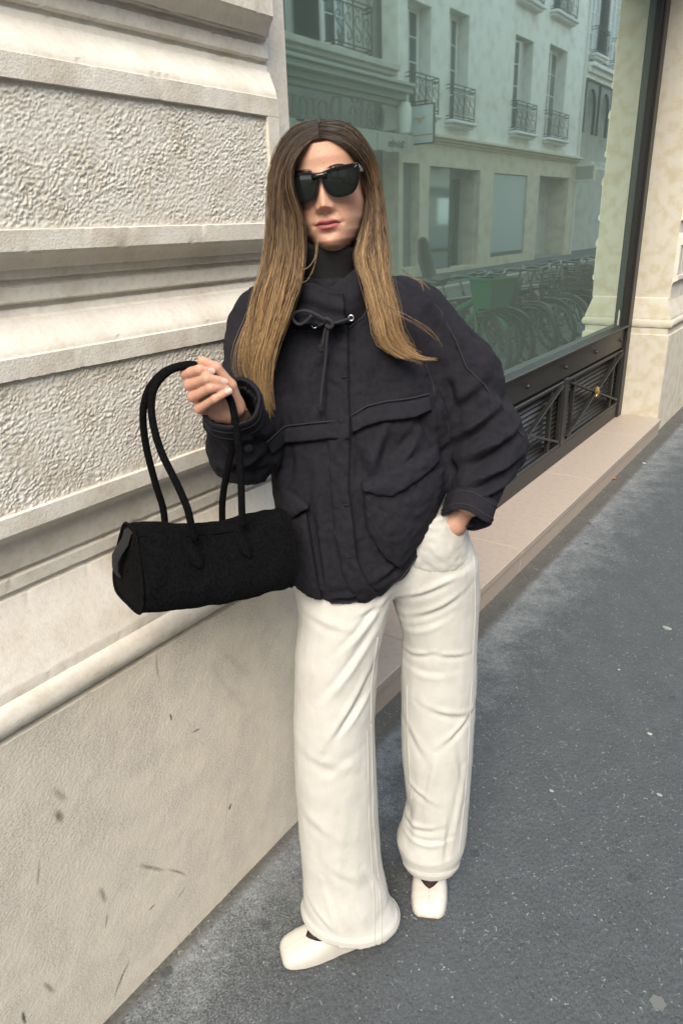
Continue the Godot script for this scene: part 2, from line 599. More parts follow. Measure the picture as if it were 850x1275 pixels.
func plinth_material() -> StandardMaterial3D:
	var w := 1024
	var h := 700
	var a := fnl(71, 0.02, 5).get_image(w, h).get_data()
	var s := fnl(72, 0.25, 3).get_image(w, h).get_data()
	var d := fnl(73, 0.006, 4).get_image(w, h).get_data()
	var out := PackedByteArray()
	out.resize(w * h * 3)
	for k in w * h:
		var g := 1.0 + (a[k] / 255.0 - 0.5) * 0.05 + (s[k] / 255.0 - 0.5) * 0.10 + (d[k] / 255.0 - 0.5) * 0.045
		if s[k] < 84 and d[k] < 128: g *= 0.90   # specks of soot caught in the plaster
		var warm := 1.0 + (d[k] / 255.0 - 0.5) * 0.02
		out[k * 3] = int(clampf(210.0 * g, 0, 255)); out[k * 3 + 1] = int(clampf(202.0 * g, 0, 255)); out[k * 3 + 2] = int(clampf(189.0 * g / warm, 0, 255))
	var im := Image.create_from_data(w, h, false, Image.FORMAT_RGB8, out)
	var rg := RandomNumberGenerator.new()
	rg.seed = 5
	# scuffs and scratches: (metres from the wall's corner, height) to the same, width in pixels, tone, strength
	for q in [[0.640, 0.314, 0.577, 0.239, 3.85, 0.33, 0.36, 0.004], [0.576, 0.244, 0.529, 0.179, 2.75, 0.38, 0.32, -0.004], [0.700, 0.094, 0.756, 0.035, 3.3, 0.3, 0.38, 0.004], [0.784, 0.583, 0.778, 0.555, 6.6, 0.42, 0.24, 0], [0.931, 0.219, 0.932, 0.186, 2.75, 0.3, 0.36, 0], [0.515, 0.774, 0.517, 0.703, 2.75, 0.42, 0.2, 0.004], [0.505, 0.619, 0.503, 0.600, 1.65, 0.3, 0.32, 0], [0.356, 0.332, 0.399, 0.176, 2.2, 0.42, 0.22, 0.003], [0.367, 0.258, 0.375, 0.247, 2.75, 0.33, 0.32, 0], [0.734, 0.343, 0.729, 0.296, 4.95, 0.42, 0.2, 0], [0.834, 0.509, 0.849, 0.458, 2.75, 0.45, 0.2, 0], [0.705, 0.610, 0.572, 0.612, 1.21, 0.92, 0.32, 0], [0.643, 0.561, 0.567, 0.569, 1.21, 0.92, 0.32, 0], [0.883, 0.243, 0.868, 0.194, 4.4, 0.42, 0.2, 0], [0.453, 0.534, 0.431, 0.529, 1.65, 0.35, 0.24, 0], [0.349, 0.692, 0.263, 0.571, 8.8, 0.42, 0.112, 0], [0.377, 0.658, 0.287, 0.487, 8.8, 0.42, 0.1, 0], [0.781, 0.634, 0.759, 0.589, 6.6, 0.4, 0.12, 0], [0.741, 0.233, 0.730, 0.265, 2.2, 0.45, 0.2, 0], [0.636, 0.177, 0.620, 0.178, 1.65, 0.4, 0.24, 0], [0.534, 0.145, 0.560, 0.134, 1.65, 0.42, 0.2, 0]]:
		var n := 160
		for j in n:
			var t := float(j) / n
			var zz: float = lerpf(q[0], q[2], t) + sin(t * 3.1) * q[7]
			var yy: float = lerpf(q[1], q[3], t) + sin(t * 2.6 + 0.5) * q[7]
			for o in int(q[4] * 3.0):
				var px := int((zz / 1.12) * w + rg.randfn() * q[4] * 0.55)
				var py := int((1.0 - yy / 0.775) * h + rg.randfn() * q[4] * 0.55)
				if px < 1 or py < 1 or px > w - 2 or py > h - 2: continue
				var c := im.get_pixel(px, py)
				var f: float = q[6] * rg.randf() * sin(PI * clampf(t, 0.05, 0.95))
				im.set_pixel(px, py, c.lerp(Color(q[5], q[5] * 0.95, q[5] * 0.86), f))
	var m := mat(Color.WHITE, 0.85)
	m.albedo_texture = ImageTexture.create_from_image(im)
	m.normal_enabled = true
	m.normal_texture = nnorm(fnl(75, 0.11, 4), 3.0, 1024)
	m.normal_scale = 0.28
	return m

func plinth_profile(xo: float, low := 0.775) -> PackedVector2Array:
	var p := PackedVector2Array()
	for q in [[-1.020, low], [-1.034, low + 0.003], [-1.034, 0.786], [-1.020, 0.789], [-1.012, 0.797], [-1.008, 0.808], [-1.008, 0.820], [-1.012, 0.833], [-1.018, 0.841], [-1.024, 0.844], [-1.024, 0.861], [-1.027, 0.866], [-1.040, 0.905], [-1.056, 0.950], [-1.072, 0.993], [-1.098, 1.000]]:
		p.append(Vector2(q[0] + xo, q[1]))
	return p

func make_near_wall() -> void:
	var w := thing("stone_wall", "cream rusticated stone wall with rough panels behind the woman's bag and shoulder", "wall", Vector3.ZERO)
	var fine := z_steps(4.0, -1.25, -0.30, -1.25, 0.008)
	# the plain foot of the wall
	var b := MB.new()
	var n1 := fnl(77, 9.0, 4)
	var n2 := fnl(78, 70.0, 3)
	var zs := z_steps(4.0, -1.275, -0.15, -1.275, 0.009)
	var ys := PackedFloat32Array()
	for k in 80: ys.append(lerpf(-0.02, 0.775, k / 79.0))
	for z in zs:
		for y in ys:
			b.v.append(Vector3(-1.02 + n1.get_noise_2d(z, y) * 0.0006 + n2.get_noise_2d(z * 0.8, y) * 0.0007, y, z))
			b.t.append(Vector2((z + 1.275) / 1.12, 1.0 - y / 0.775))
	b.weave(0, zs.size(), 80)
	put("plinth", b, plinth_material(), w, -1)
	var e := MB.new()
	e.quad(Vector3(-1.5, -0.02, -1.275), Vector3(-1.5, 0.775, -1.275), Vector3(-1.02, 0.775, -1.275), Vector3(-1.02, -0.02, -1.275))
	put("plinth_end", e, M.stain, w)
	put("plinth_moulding", sweep(plinth_profile(0.0), fine, 0.35, -1.0, 0.0014), M.stone, w)
	put("block_frame", sweep(course(1.002, 1.459, 0.117, 0.0), fine, 0.6, -1.03, 0.0011), M.stone, w)
	put("block_frame", sweep(course(1.459, 1.868, 0.079, 0.0), fine, 0.6, -1.03, 0.0011), M.stone, w)
	put("rough_panel", rough_panel(1.147, 1.356, -0.30, -1.217, -1.034, 0.0021, 0.0027, 81), M.rough, w, -1)
	put("rough_panel", rough_panel(1.567, 1.763, -0.30, -1.217, -1.034, 0.0021, 0.0027, 85), M.rough, w, -1)
	put("rough_panel", rough_panel(1.147, 1.356, 4.0, -0.30, -1.034, 0.02, 0.004, 81), M.rough, w, -1)
	put("rough_panel", rough_panel(1.567, 1.763, 4.0, -0.30, -1.034, 0.02, 0.004, 85), M.rough, w, -1)
	# the upright side of each block's frame
	for q in [[1.118, 1.358], [1.536, 1.766], [1.958, 2.198]]:
		var sb := MB.new()
		var poly := PackedVector2Array([Vector2(-1.0305, 1.216), Vector2(-1.0305, 1.2497), Vector2(-1.095, 1.2884), Vector2(-1.095, 1.216)])
		for k in poly.size(): poly[k].y = -poly[k].y
		var yn := 30
		for r in yn:
			for v2 in poly:
				var p := Vector3(v2.x, lerpf(q[0], q[1], r / (yn - 1.0)), v2.y)
				sb.v.append(p + Vector3(1, 0, 1) * n2.get_noise_3dv(p) * 0.0006)
		sb.weave(0, yn, 4, true)
		put("block_side", sb, M.stone, w)
	var y := 1.868
	for k in 3:
		put("block_frame", sweep(course(y, y + 0.43, 0.066, 0.0), fine if k == 0 else z_steps(4.0, -1.25, 0, 0, 0.25), 0.6, -1.03, 0.0011), M.stone, w)
		put("rough_panel", rough_panel(y + 0.095, y + 0.326, 4.0, -1.217, -1.034, 0.004 if k == 0 else 0.02, 0.0036, 88 + k), M.rough, w, -1)
		y += 0.43
	# the body of the wall behind the blocks
	var core := MB.new()
	core.box(Vector3(-1.295, 1.98, 1.325), Vector3(0.43, 2.40, 5.35), 0.006)
	core.box(Vector3(-1.30, 0.40, 1.345), Vector3(0.43, 0.74, 5.23), 0.006)
	put("wall_core", core, M.stone, w)

	# the storeys above: they shade the street and close the place off
	var up := thing("stone_building", "cream stone building above the shop window and walls", "building")
	var u := MB.new()
	u.box(Vector3(-4.1, 7.2, -20.0), Vector3(6.0, 8.0, 70.0), 0.01)
	put("upper_wall", u, M.stone, up)
	var k2 := MB.new()
	k2.box(Vector3(-4.1, 1.58, 9.3), Vector3(6.0, 3.2, 10.6), 0.01)
	put("lower_wall", k2, M.stone, up)
	var co := MB.new()
	co.box(Vector3(-1.02, 3.45, -20.0), Vector3(0.3, 0.22, 70.0), 0.02)
	put("cornice", co, M.stone, up)
	for s in 2:
		for q in 14:
			var z := 11.0 - q * 4.6
			var f := MB.new()
			f.box(Vector3(-1.09, 5.3 + s * 3.2, z), Vector3(0.06, 2.2, 1.3), 0.01)
			var win := put("window", f, M.white, up)
			for sg in [-1, 1]:
				var g := MB.new()
				g.box(Vector3(-1.05, 5.3 + s * 3.2, z + sg * 0.29), Vector3(0.02, 2.0, 0.5))
				put("pane", g, M.pane, win)

# ------------------------------------------------------------------ the shop window, its ironwork and its step
func make_window() -> void:
	var w := thing("shop_window", "large green tinted shop window in a black metal frame", "shop window", Vector3(-1.4, 0.12, -3.5))
	var O := Vector3(-1.4, 0.12, -3.5)
	var bx := func(called: String, p: Vector3, s: Vector3, bev: float, m: Material, par: Node = w):
		var b := MB.new()
		b.box(p - O, s, bev)
		return put(called, b, m, par)
	bx.call("glass", Vector3(-1.432, 1.95, -3.44), Vector3(0.012, 2.32, 4.22), 0.0, M.glass_film)
	bx.call("recess_shade_panel", Vector3(-1.50, 1.6, -3.44), Vector3(0.03, 3.2, 4.4), 0.0, M.iron)  # near-black colour stands in for shade in the recess behind the louvres
	# right and left uprights, each of a bar and a slimmer bead
	for s in [[-5.60, 1], [-1.285, -1]]:
		bx.call("upright", Vector3(-1.415, 1.655, s[0]), Vector3(0.085, 3.07, 0.10), 0.006, M.iron)
		bx.call("glazing_bead", Vector3(-1.412, 1.95, s[0] + s[1] * 0.066), Vector3(0.05, 2.28, 0.03), 0.006, M.iron)
	bx.call("head_bar", Vector3(-1.415, 3.15, -3.44), Vector3(0.085, 0.10, 4.21), 0.006, M.iron)
	var rail = bx.call("rail", Vector3(-1.418, 0.728, -3.44), Vector3(0.05, 0.150, 4.21), 0.004, M.iron)
	bx.call("rail_lip", Vector3(-1.395, 0.810, -3.44), Vector3(0.06, 0.014, 4.21), 0.004, M.iron, rail)
	bx.call("bottom_rail", Vector3(-1.415, 0.170, -3.44), Vector3(0.055, 0.10, 4.21), 0.005, M.iron)
	for z in [-1.88, -2.47, -3.075, -3.662, -4.273, -4.872, -5.45]:
		var b := MB.new()
		b.lathe(PackedVector2Array([Vector2(0.013, -0.004), Vector2(0.013, 0.008), Vector2(0.010, 0.014), Vector2(0.003, 0.017)]), Vector3(-1.393, 0.722, z) - O, Vector3.RIGHT, 10)
		put("bolt", b, M.iron, w)
	# three bays of louvres behind crossed bars
	var bays := [[-1.36, -1.92], [-1.99, -3.08], [-3.15, -4.266], [-4.336, -5.545]]
	for q in bays.size():
		var za: float = bays[q][0]
		var zb: float = bays[q][1]
		var zm := (za + zb) * 0.5
		var g := Node3D.new()
		g.name = "grille" if q == 0 else "grille_%03d" % q
		w.add_child(g, true)
		bx.call("stile", Vector3(-1.408, 0.436, zb - 0.035), Vector3(0.055, 0.43, 0.07), 0.005, M.iron, g)
		var yy := 0.245
		while yy < 0.64:
			var l := MB.new()
			l.box(Vector3(-1.432, yy, zm) - O, Vector3(0.042, 0.007, absf(zb - za)), 0.002, Basis(Vector3(0, 0, 1), -0.75))
			put("louvre", l, M.iron, g)
			yy += 0.030
		for sl in [0.232, 0.630]:
			bx.call("frame_bar", Vector3(-1.398, sl, zm), Vector3(0.028, 0.022, absf(zb - za)), 0.004, M.iron, g)
		for zz in [za - 0.012, zb + 0.012, za - 0.135, zb + 0.20]:
			bx.call("frame_bar", Vector3(-1.399, 0.43, zz), Vector3(0.026, 0.40, 0.024), 0.004, M.iron, g)
		for d in 2:
			var c := MB.new()
			var y0 := 0.615 if d == 0 else 0.27
			var y1 := 0.272 if d == 0 else 0.625
			c.bar(Vector3(-1.386 + d * 0.006, y0, za - 0.02) - O, Vector3(-1.386 + d * 0.006, y1, zb + 0.06) - O, 0.012, 0.030, Vector3.RIGHT, 0.003)
			put("crossed_bar", c, M.iron, g)
		if q < bays.size() - 1: continue
		var r := MB.new()
		r.lathe(PackedVector2Array([Vector2(0.034, 0.0), Vector2(0.036, 0.005), Vector2(0.030, 0.010), Vector2(0.026, 0.009), Vector2(0.020, 0.013), Vector2(0.012, 0.022), Vector2(0.003, 0.025)]), Vector3(-1.378, 0.446, zm + 0.02) - O, Vector3.RIGHT, 20)
		for j in 10:
			var an := TAU * j / 10.0
			r.tube(PackedVector3Array([Vector3(-1.369, 0.446 + cos(an) * 0.014, zm + 0.02 + sin(an) * 0.014) - O, Vector3(-1.370, 0.446 + cos(an) * 0.033, zm + 0.02 + sin(an) * 0.033) - O]), PackedFloat32Array([0.004, 0.005]), 6)
		put("rosette", r, M.brass, g)
	var tag_paper := MB.new()
	tag_paper.plate(PackedVector2Array([Vector2(-0.014, -0.05), Vector2(0.012, -0.056), Vector2(0.016, 0.03), Vector2(0.004, 0.055), Vector2(-0.012, 0.04)]), Transform3D(Basis(Vector3(0, 0, -1), Vector3.UP, Vector3(1, 0, 0)), Vector3(-1.4245, 0.875, -5.46) - O), 0.001)
	put("torn_sticker", tag_paper, M.white, w)

	var st := thing("stone_step", "pinkish marble step running below the shop window", "step", Vector3(-1.25, 0.0, -3.4))
	var so := Vector3(-1.25, 0.0, -3.4)
	var cuts := [-1.282, -1.95, -2.93, -4.05, -5.10, -5.665]
	for k in cuts.size() - 1:
		var zc: float = (cuts[k] + cuts[k + 1]) * 0.5
		var ln: float = absf(cuts[k] - cuts[k + 1]) - 0.002
		var t := MB.new()
		t.box(Vector3(-1.262, 0.103, zc) - so, Vector3(0.365, 0.034, ln), 0.003)
		put("slab", t, M.marble, st)
		var r := MB.new()
		r.box(Vector3(-1.263, 0.030, zc + 0.004) - so, Vector3(0.353, 0.110, ln), 0.003)
		put("riser", r, M.marble, st)
	
# ------------------------------------------------------------------ the wall beyond the window
func make_far_pier() -> void:
	var w := thing("stone_wall", "weathered cream stone pier with stepped base moulding right of the shop window", "wall", Vector3(0, 0, -5.7))
	var xo := -0.09
	var zc := -5.675
	var O := Vector3(0, 0, -5.7)
	# the base wraps round the corner
	var prof := dense(plinth_profile(xo, 0.735), 0.015)
	var full := PackedVector2Array()
	for k in 26: full.append(Vector2(-1.02 + xo, lerpf(-0.02, 0.73, k / 25.0)))
	full.append_array(prof)
	var b := MB.new()
	var nz := fnl(91, 14.0, 4)
	var rows := []
	for k in 14: rows.append(["r", lerpf(-1.50, 0.0, k / 13.0)])
	for k in 40: rows.append(["f", pow(k / 39.0, 1.6) * 30.0])
	for r in rows:
		for q in full:
			var o: float = q.x - (-1.02 + xo)   # outward of the plinth's face
			var p: Vector3
			if r[0] == "r":
				var xe: float = q.x
				p = Vector3(lerpf(-1.50, xe, (r[1] + 1.50) / 1.50), q.y, zc + o * 0.45)
			else: p = Vector3(q.x, q.y, zc + o * 0.45 - r[1])
			var nn := nz.get_noise_3dv(p) * 0.003
			b.v.append(p - O + Vector3(nn, 0, nn))
	b.weave(0, rows.size(), full.size())
	put("base", b, M.stain, w, 40.0)
	# return face above the base
	var rf := MB.new()
	var nr := 30
	for k in nr:
		for j in 8:
			var y := lerpf(0.99, 3.2, float(k) / (nr - 1))
			var x := lerpf(-1.50, -1.148, j / 7.0)
			rf.v.append(Vector3(x, y, -5.712 + nz.get_noise_2d(x * 2.0, y) * 0.003) - O)
	rf.weave(0, nr, 8, false, true)
	put("return_face", rf, M.stain, w, -1)
	var fl := MB.new()
	fl.box(Vector3(-1.30, 2.1, -20.0) - O, Vector3(0.29, 2.25, 28.57), 0.004)
	put("wall_core", fl, M.stone, w)
	var y2 := 1.002
	var hs := [[1.002, 1.459, 0.117], [1.459, 1.876, 0.079], [1.876, 2.306, 0.085], [2.306, 2.736, 0.085], [2.736, 3.166, 0.085]]
	var zs := z_steps(-40.0, -5.76, -8.0, -5.76, 0.02)
	var zr := PackedFloat32Array()
	for k in range(zs.size() - 1, -1, -1): zr.append(zs[k])
	for h in hs:
		var s := sweep(course(h[0], h[1], h[2], xo), zr, 0.6, -1.03 + xo, 0.0016, -1)
		for k in s.v.size(): s.v[k] -= O
		put("block_frame", s, M.stone, w)
		var s2 := rough_panel(h[0] + h[2] + 0.029, h[1] - 0.104, -5.795, -9.0, -1.034 + xo, 0.008, 0.005, 95)
		for k in s2.v.size(): s2.v[k] -= O
		put("rough_panel", s2, M.rough, w, -1)
		var s3 := rough_panel(h[0] + h[2] + 0.029, h[1] - 0.104, -9.0, -40.0, -1.034 + xo, 0.06, 0.004, 97)
		for k in s3.v.size(): s3.v[k] -= O
		put("rough_panel", s3, M.rough, w, -1)

# ------------------------------------------------------------------ the houses across the street, seen in the shop window
func holed_wall(xa: float, xb: float, z0: float, z1: float, y0: float, y1: float, holes: Array) -> MB:
	var zs := [z0, z1]
	var ys := [y0, y1]
	for h in holes:
		for k in [h[0], h[1]]:
			if k > z0 and k < z1: zs.append(k)
		for k in [h[2], h[3]]:
			if k > y0 and k < y1: ys.append(k)
	zs.sort(); ys.sort()
	var b := MB.new()
	for a in zs.size() - 1:
		if zs[a + 1] - zs[a] < 0.001: continue
		var run := -1.0
		for c in ys.size() - 1:
			var zm: float = (zs[a] + zs[a + 1]) * 0.5
			var ym: float = (ys[c] + ys[c + 1]) * 0.5
			var open := false
			for h in holes:
				if zm > h[0] and zm < h[1] and ym > h[2] and ym < h[3]: open = true
			if not open and run < 0.0: run = ys[c]
			if run >= 0.0 and (open or c == ys.size() - 2):
				var top: float = ys[c] if open else ys[c + 1]
				if top - run > 0.001: b.box(Vector3((xa + xb) * 0.5, (run + top) * 0.5, zm), Vector3(absf(xb - xa), top - run, zs[a + 1] - zs[a]))
				run = -1.0
	return b

func french_window(par: Node, O: Vector3, z0: float, z1: float, y0: float, y1: float, xf: float, ajar: float) -> void:
	var f := MB.new()
	var zm := (z0 + z1) * 0.5
	var ym := (y0 + y1) * 0.5
	for s in [[Vector3(xf, ym, z0 + 0.035), Vector3(0.07, y1 - y0, 0.07)], [Vector3(xf, ym, z1 - 0.035), Vector3(0.07, y1 - y0, 0.07)], [Vector3(xf, y1 - 0.035, zm), Vector3(0.068, 0.07, z1 - z0 - 0.14)], [Vector3(xf, y0 + 0.05, zm), Vector3(0.068, 0.10, z1 - z0 - 0.14)]]:
		f.box(s[0] - O, s[1], 0.006)
	var win := put("window", f, M.white, par)
	for sd in 2:
		var a := z0 + 0.075 if sd == 0 else zm + 0.003
		var e := zm - 0.003 if sd == 0 else z1 - 0.075
		var hinge := Vector3(xf, 0, a if sd == 0 else e)
		var turn := Basis(Vector3.UP, ajar * (-1.0 if sd == 0 else 1.0))
		var lf := MB.new()
		var cm := (a + e) * 0.5
		var parts := [[Vector3(xf, ym, a + 0.03), Vector3(0.045, y1 - y0 - 0.19, 0.06)], [Vector3(xf, ym, e - 0.03), Vector3(0.045, y1 - y0 - 0.19, 0.06)]]
		var hgt := y1 - y0 - 0.19
		for k in 5:
			parts.append([Vector3(xf, y0 + 0.11 + 0.03 + (hgt - 0.06) * k / 4.0, cm), Vector3(0.043, 0.06 if k in [0, 4] else 0.028, e - a - 0.12)])
		for s in parts:
			lf.box(hinge + turn * (s[0] - hinge) - O, s[1], 0.004, turn)
		put("leaf", lf, M.white, win)
		for k in 4:
			var p := MB.new()
			var c := Vector3(xf - 0.004, y0 + 0.14 + (hgt - 0.06) * (k + 0.5) / 4.0, cm)
			p.box(hinge + turn * (c - hinge) - O, Vector3(0.006, (hgt - 0.06) / 4.0 - 0.03, e - a - 0.121), 0.0, turn)
			put("pane", p, M.pane, win)
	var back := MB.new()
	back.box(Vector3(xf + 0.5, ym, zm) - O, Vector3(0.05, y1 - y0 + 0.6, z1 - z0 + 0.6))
	put("dark_backing", back, M.dark, win)  # plain near-black sheet set behind the leaves, wider than the opening

func balconet(par: Node, O: Vector3, z0: float, z1: float, y0: float, x: float, h := 0.92, sill := true) -> void:
	var r := MB.new()
	var th := PackedFloat32Array([0.011])
	for y in [y0 + h, y0 + h - 0.10, y0 + 0.10, y0 + 0.02]:
		r.bar(Vector3(x, y, z0) - O, Vector3(x, y, z1) - O, 0.03, 0.022)
		for z in [z0, z1]: r.bar(Vector3(x, y, z) - O, Vector3(x + 0.28, y, z) - O, 0.03, 0.022)
	for z in [z0, z1, (z0 + z1) * 0.5]: r.bar(Vector3(x, y0, z) - O, Vector3(x, y0 + h, z) - O, 0.026, 0.026)
	var n := 4
	for k in n:
		var zc := lerpf(z0, z1, (k + 0.5) / n)
		var wdt := (z1 - z0) / n
		for s in [-1.0, 1.0]:
			var pts := PackedVector3Array()
			for j in 15:
				var t := j / 14.0
				var a := t * 5.2
				var rad := wdt * 0.40 * (1.0 - 0.62 * t)
				pts.append(Vector3(x, y0 + h * 0.46 + s * (0.16 - cos(a) * rad), zc + s * sin(a) * rad) - O)
			r.tube(pts, th, 5)
		r.bar(Vector3(x, y0 + 0.1, zc + wdt * 0.5) - O, Vector3(x, y0 + h - 0.1, zc + wdt * 0.5) - O, 0.016, 0.016)
		r.tube(PackedVector3Array([Vector3(x, y0 + h - 0.10, zc - wdt * 0.3) - O, Vector3(x, y0 + h - 0.19, zc) - O, Vector3(x, y0 + h - 0.10, zc + wdt * 0.3) - O]), th, 5)
	put("railing", r, M.railing, par)
	if sill:
		var s2 := MB.new()
		s2.box(Vector3(x + 0.12, y0 - 0.06, (z0 + z1) * 0.5) - O, Vector3(0.42, 0.10, z1 - z0 + 0.16), 0.03)
		s2.box(Vector3(x + 0.16, y0 - 0.15, (z0 + z1) * 0.5) - O, Vector3(0.32, 0.09, z1 - z0 + 0.04), 0.03)
		put("sill", s2, M.white, par)

func ledge(par: Node, O: Vector3, z0: float, z1: float, y: float, x: float, steps: Array, m: Material, called := "cornice") -> void:
	var b := MB.new()
	for s in steps:
		b.box(Vector3(x - s[2] * 0.5 + 0.05, y + (s[0] + s[1]) * 0.5, (z0 + z1) * 0.5) - O, Vector3(s[2] + 0.1, s[1] - s[0], z1 - z0), 0.012)
	put(called, b, m, par)

func text_on(called: String, s: String, size: float, f: Transform3D, m: Material, par: Node) -> void:
	var t := TextMesh.new()
	var fo := SystemFont.new()
	fo.font_names = PackedStringArray(["Droid Serif"])
	t.font = fo
	t.text = s
	t.font_size = 64
	t.pixel_size = size / 64.0
	t.depth = 0.03
	var o := put_mesh(called, t, m, par)
	o.transform = f

func make_street_across() -> void:
	var X := 8.55
	var face := Basis(Vector3(0, 0, 1), Vector3.UP, Vector3(-1, 0, 0))   # lettering that faces the street
	# ---- the white house with French windows
	var h := thing("white_house", "white plastered house with tall French windows and iron balconets, reflected in shop window", "house", Vector3(X, 0, -26.5))
	var O := Vector3(X, 0, -26.5)
	var shift := func(b: MB) -> MB:
		for k in b.v.size(): b.v[k] -= O
		return b
	var wins := [[-20.75, -19.45, 4.42, 7.1], [-23.15, -21.85, 4.40, 7.3], [-28.35, -26.70, 4.45, 7.4], [-31.85, -29.92, 4.45, 7.6],
		[-23.15, -21.85, 8.45, 11.3], [-28.4, -26.65, 8.45, 11.3], [-31.9, -29.85, 8.6, 11.3], [-20.75, -19.45, 8.45, 11.3]]
	put("wall", shift.call(holed_wall(X, X + 0.5, -34.1, -18.95, 3.95, 11.9, wins)), M.facade, h)
	var low := [[-20.15, -19.2, 0.3, 3.15], [-24.3, -20.75, 0.12, 3.12], [-28.5, -25.4, 0.30, 3.08], [-33.2, -29.75, 0.0, 3.13]]
	put("ground_floor_wall", shift.call(holed_wall(X - 0.02, X + 0.5, -34.1, -18.95, -0.1, 3.72, low)), M.facade_low, h)
	ledge(h, O, -34.1, -18.95, 3.72, X, [[0.0, 0.07, 0.08], [0.07, 0.15, 0.16], [0.15, 0.235, 0.26]], M.facade_low)
	var bk := MB.new()
	bk.box(Vector3(X + 4.5, 5.9, -26.5) - O, Vector3(7.4, 11.8, 15.1))
	put("back_rooms", bk, M.facade_old, h)
	for k in wins.size():
		var q: Array = wins[k]
		french_window(h, O, q[0] + 0.05, q[1] - 0.02, q[2], q[3], X + 0.38, [0.0, 0.12, 0.35, 0.10, 0.0, 0.2, 0.0, 0.0][k])
		balconet(h, O, q[0] - 0.10, q[1] + 0.10, q[2] + 0.02, X - 0.22)
	# ground floor: narrow window, shop, blank panel, doorway
	var bx := func(called: String, p: Vector3, s: Vector3, m: Material, par: Node = h, bev := 0.004):
		var b := MB.new()
		b.box(p - O, s, bev)
		return put(called, b, m, par)
	bx.call("narrow_window", Vector3(X + 0.30, 1.72, -19.68), Vector3(0.05, 2.84, 0.94), M.shop_pane)
	var shop = bx.call("shop_pane", Vector3(X + 0.16, 1.62, -21.6), Vector3(0.04, 2.98, 1.66), M.shop_pane)
	for z in [-20.80, -22.46]: bx.call("frame", Vector3(X + 0.16, 1.62, z), Vector3(0.10, 3.0, 0.09), M.green_dark, shop)
	bx.call("frame", Vector3(X + 0.16, 0.72, -21.6), Vector3(0.09, 0.10, 1.6), M.green_dark, shop)
	var door1 = bx.call("shop_door", Vector3(X + 0.75, 1.5, -23.4), Vector3(0.06, 2.76, 1.75), M.green_dark)
	bx.call("shop_door_glass", Vector3(X + 0.71, 1.75, -23.4), Vector3(0.02, 1.9, 1.2), M.pane, door1)
	bx.call("shop_side", Vector3(X + 0.45, 1.55, -24.28), Vector3(0.6, 3.1, 0.05), M.facade_low)
	bx.call("blank_panel", Vector3(X + 0.06, 1.75, -26.95), Vector3(0.06, 2.62, 3.02), mat(lin(0.33, 0.40, 0.39), 0.35))
	bx.call("panel_skirt", Vector3(X + 0.08, 0.37, -26.95), Vector3(0.06, 0.13, 3.06), M.green_dark)
	bx.call("door", Vector3(X + 1.0, 1.5, -31.4), Vector3(0.07, 3.2, 3.6), M.green_dark)
	bx.call("door_reveal", Vector3(X + 0.75, 1.53, -33.23), Vector3(0.5, 3.16, 0.08), M.facade_low)
	bx.call("threshold", Vector3(X + 0.42, 0.05, -31.4), Vector3(0.8, 0.1, 3.4), M.curb)
	var pipe := MB.new()
	pipe.tube(PackedVector3Array([Vector3(X - 0.05, -0.05, -34.02) - O, Vector3(X - 0.05, 14.0, -34.02) - O]), PackedFloat32Array([0.055]), 8)
	put("downpipe", pipe, M.white, h)
	# ---- hanging signs, a lamp
	var s1 := thing("hanging_sign", "pale square hanging sign with a small gold emblem, reflected beside the woman's head", "sign", Vector3(X - 0.5, 4.05, -19.3))
	var b1 := MB.new()
	b1.box(Vector3.ZERO, Vector3(0.84, 0.92, 0.06), 0.01)
	put("board", b1, mat(lin(0.55, 0.62, 0.64), 0.4), s1)
	var fr := MB.new()
	for q in [[Vector3(0, 0.475, 0), Vector3(0.90, 0.03, 0.08)], [Vector3(0, -0.475, 0), Vector3(0.90, 0.03, 0.08)], [Vector3(-0.435, 0, 0), Vector3(0.03, 0.92, 0.08)], [Vector3(0.435, 0, 0), Vector3(0.03, 0.92, 0.08)], [Vector3(0.2, 0.56, 0), Vector3(0.9, 0.03, 0.03)]]: fr.box(q[0], q[1], 0.004)
	put("frame", fr, M.railing, s1)
	var em := MB.new()
	em.plate(PackedVector2Array([Vector2(-0.20, 0.19), Vector2(-0.06, 0.10), Vector2(0.0, 0.0), Vector2(0.06, 0.10), Vector2(0.20, 0.19), Vector2(0.0, 0.165)]), Transform3D(Basis.IDENTITY, Vector3(0, 0, 0.036)), 0.012)
	put("emblem", em, M.brass, s1)
	var st := MB.new()
	st.box(Vector3(0, -0.26, 0.034), Vector3(0.80, 0.035, 0.008))
	put("stripe", st, mat(lin(0.5, 0.28, 0.18), 0.5), s1)
	var s2 := thing("hanging_sign", "small cream framed hanging sign at the corner of the white house, reflected", "sign", Vector3(X - 0.48, 3.32, -33.75))
	var b2 := MB.new()
	b2.box(Vector3.ZERO, Vector3(0.80, 0.52, 0.10), 0.01)
	put("board", b2, mat(lin(0.34, 0.34, 0.30), 0.5), s2)
	var f2 := MB.new()
	for q in [[Vector3(0, 0.29, 0), Vector3(0.9, 0.06, 0.13)], [Vector3(0, -0.29, 0), Vector3(0.9, 0.06, 0.13)], [Vector3(-0.42, 0, 0), Vector3(0.07, 0.52, 0.13)], [Vector3(0.42, 0, 0), Vector3(0.07, 0.52, 0.13)]]: f2.box(q[0], q[1], 0.008)
	put("frame", f2, mat(lin(0.72, 0.66, 0.52), 0.5), s2)
	var lp := thing("wall_lamp", "white globe wall lamp beside the pale hanging sign, reflected", "lamp", Vector3(X - 0.25, 4.2, -18.9))
	var l1 := MB.new()
	l1.lathe(PackedVector2Array([Vector2(0.05, -0.42), Vector2(0.15, -0.36), Vector2(0.19, -0.1), Vector2(0.19, 0.2), Vector2(0.14, 0.36), Vector2(0.05, 0.40)]), Vector3.ZERO, Vector3.UP, 14)
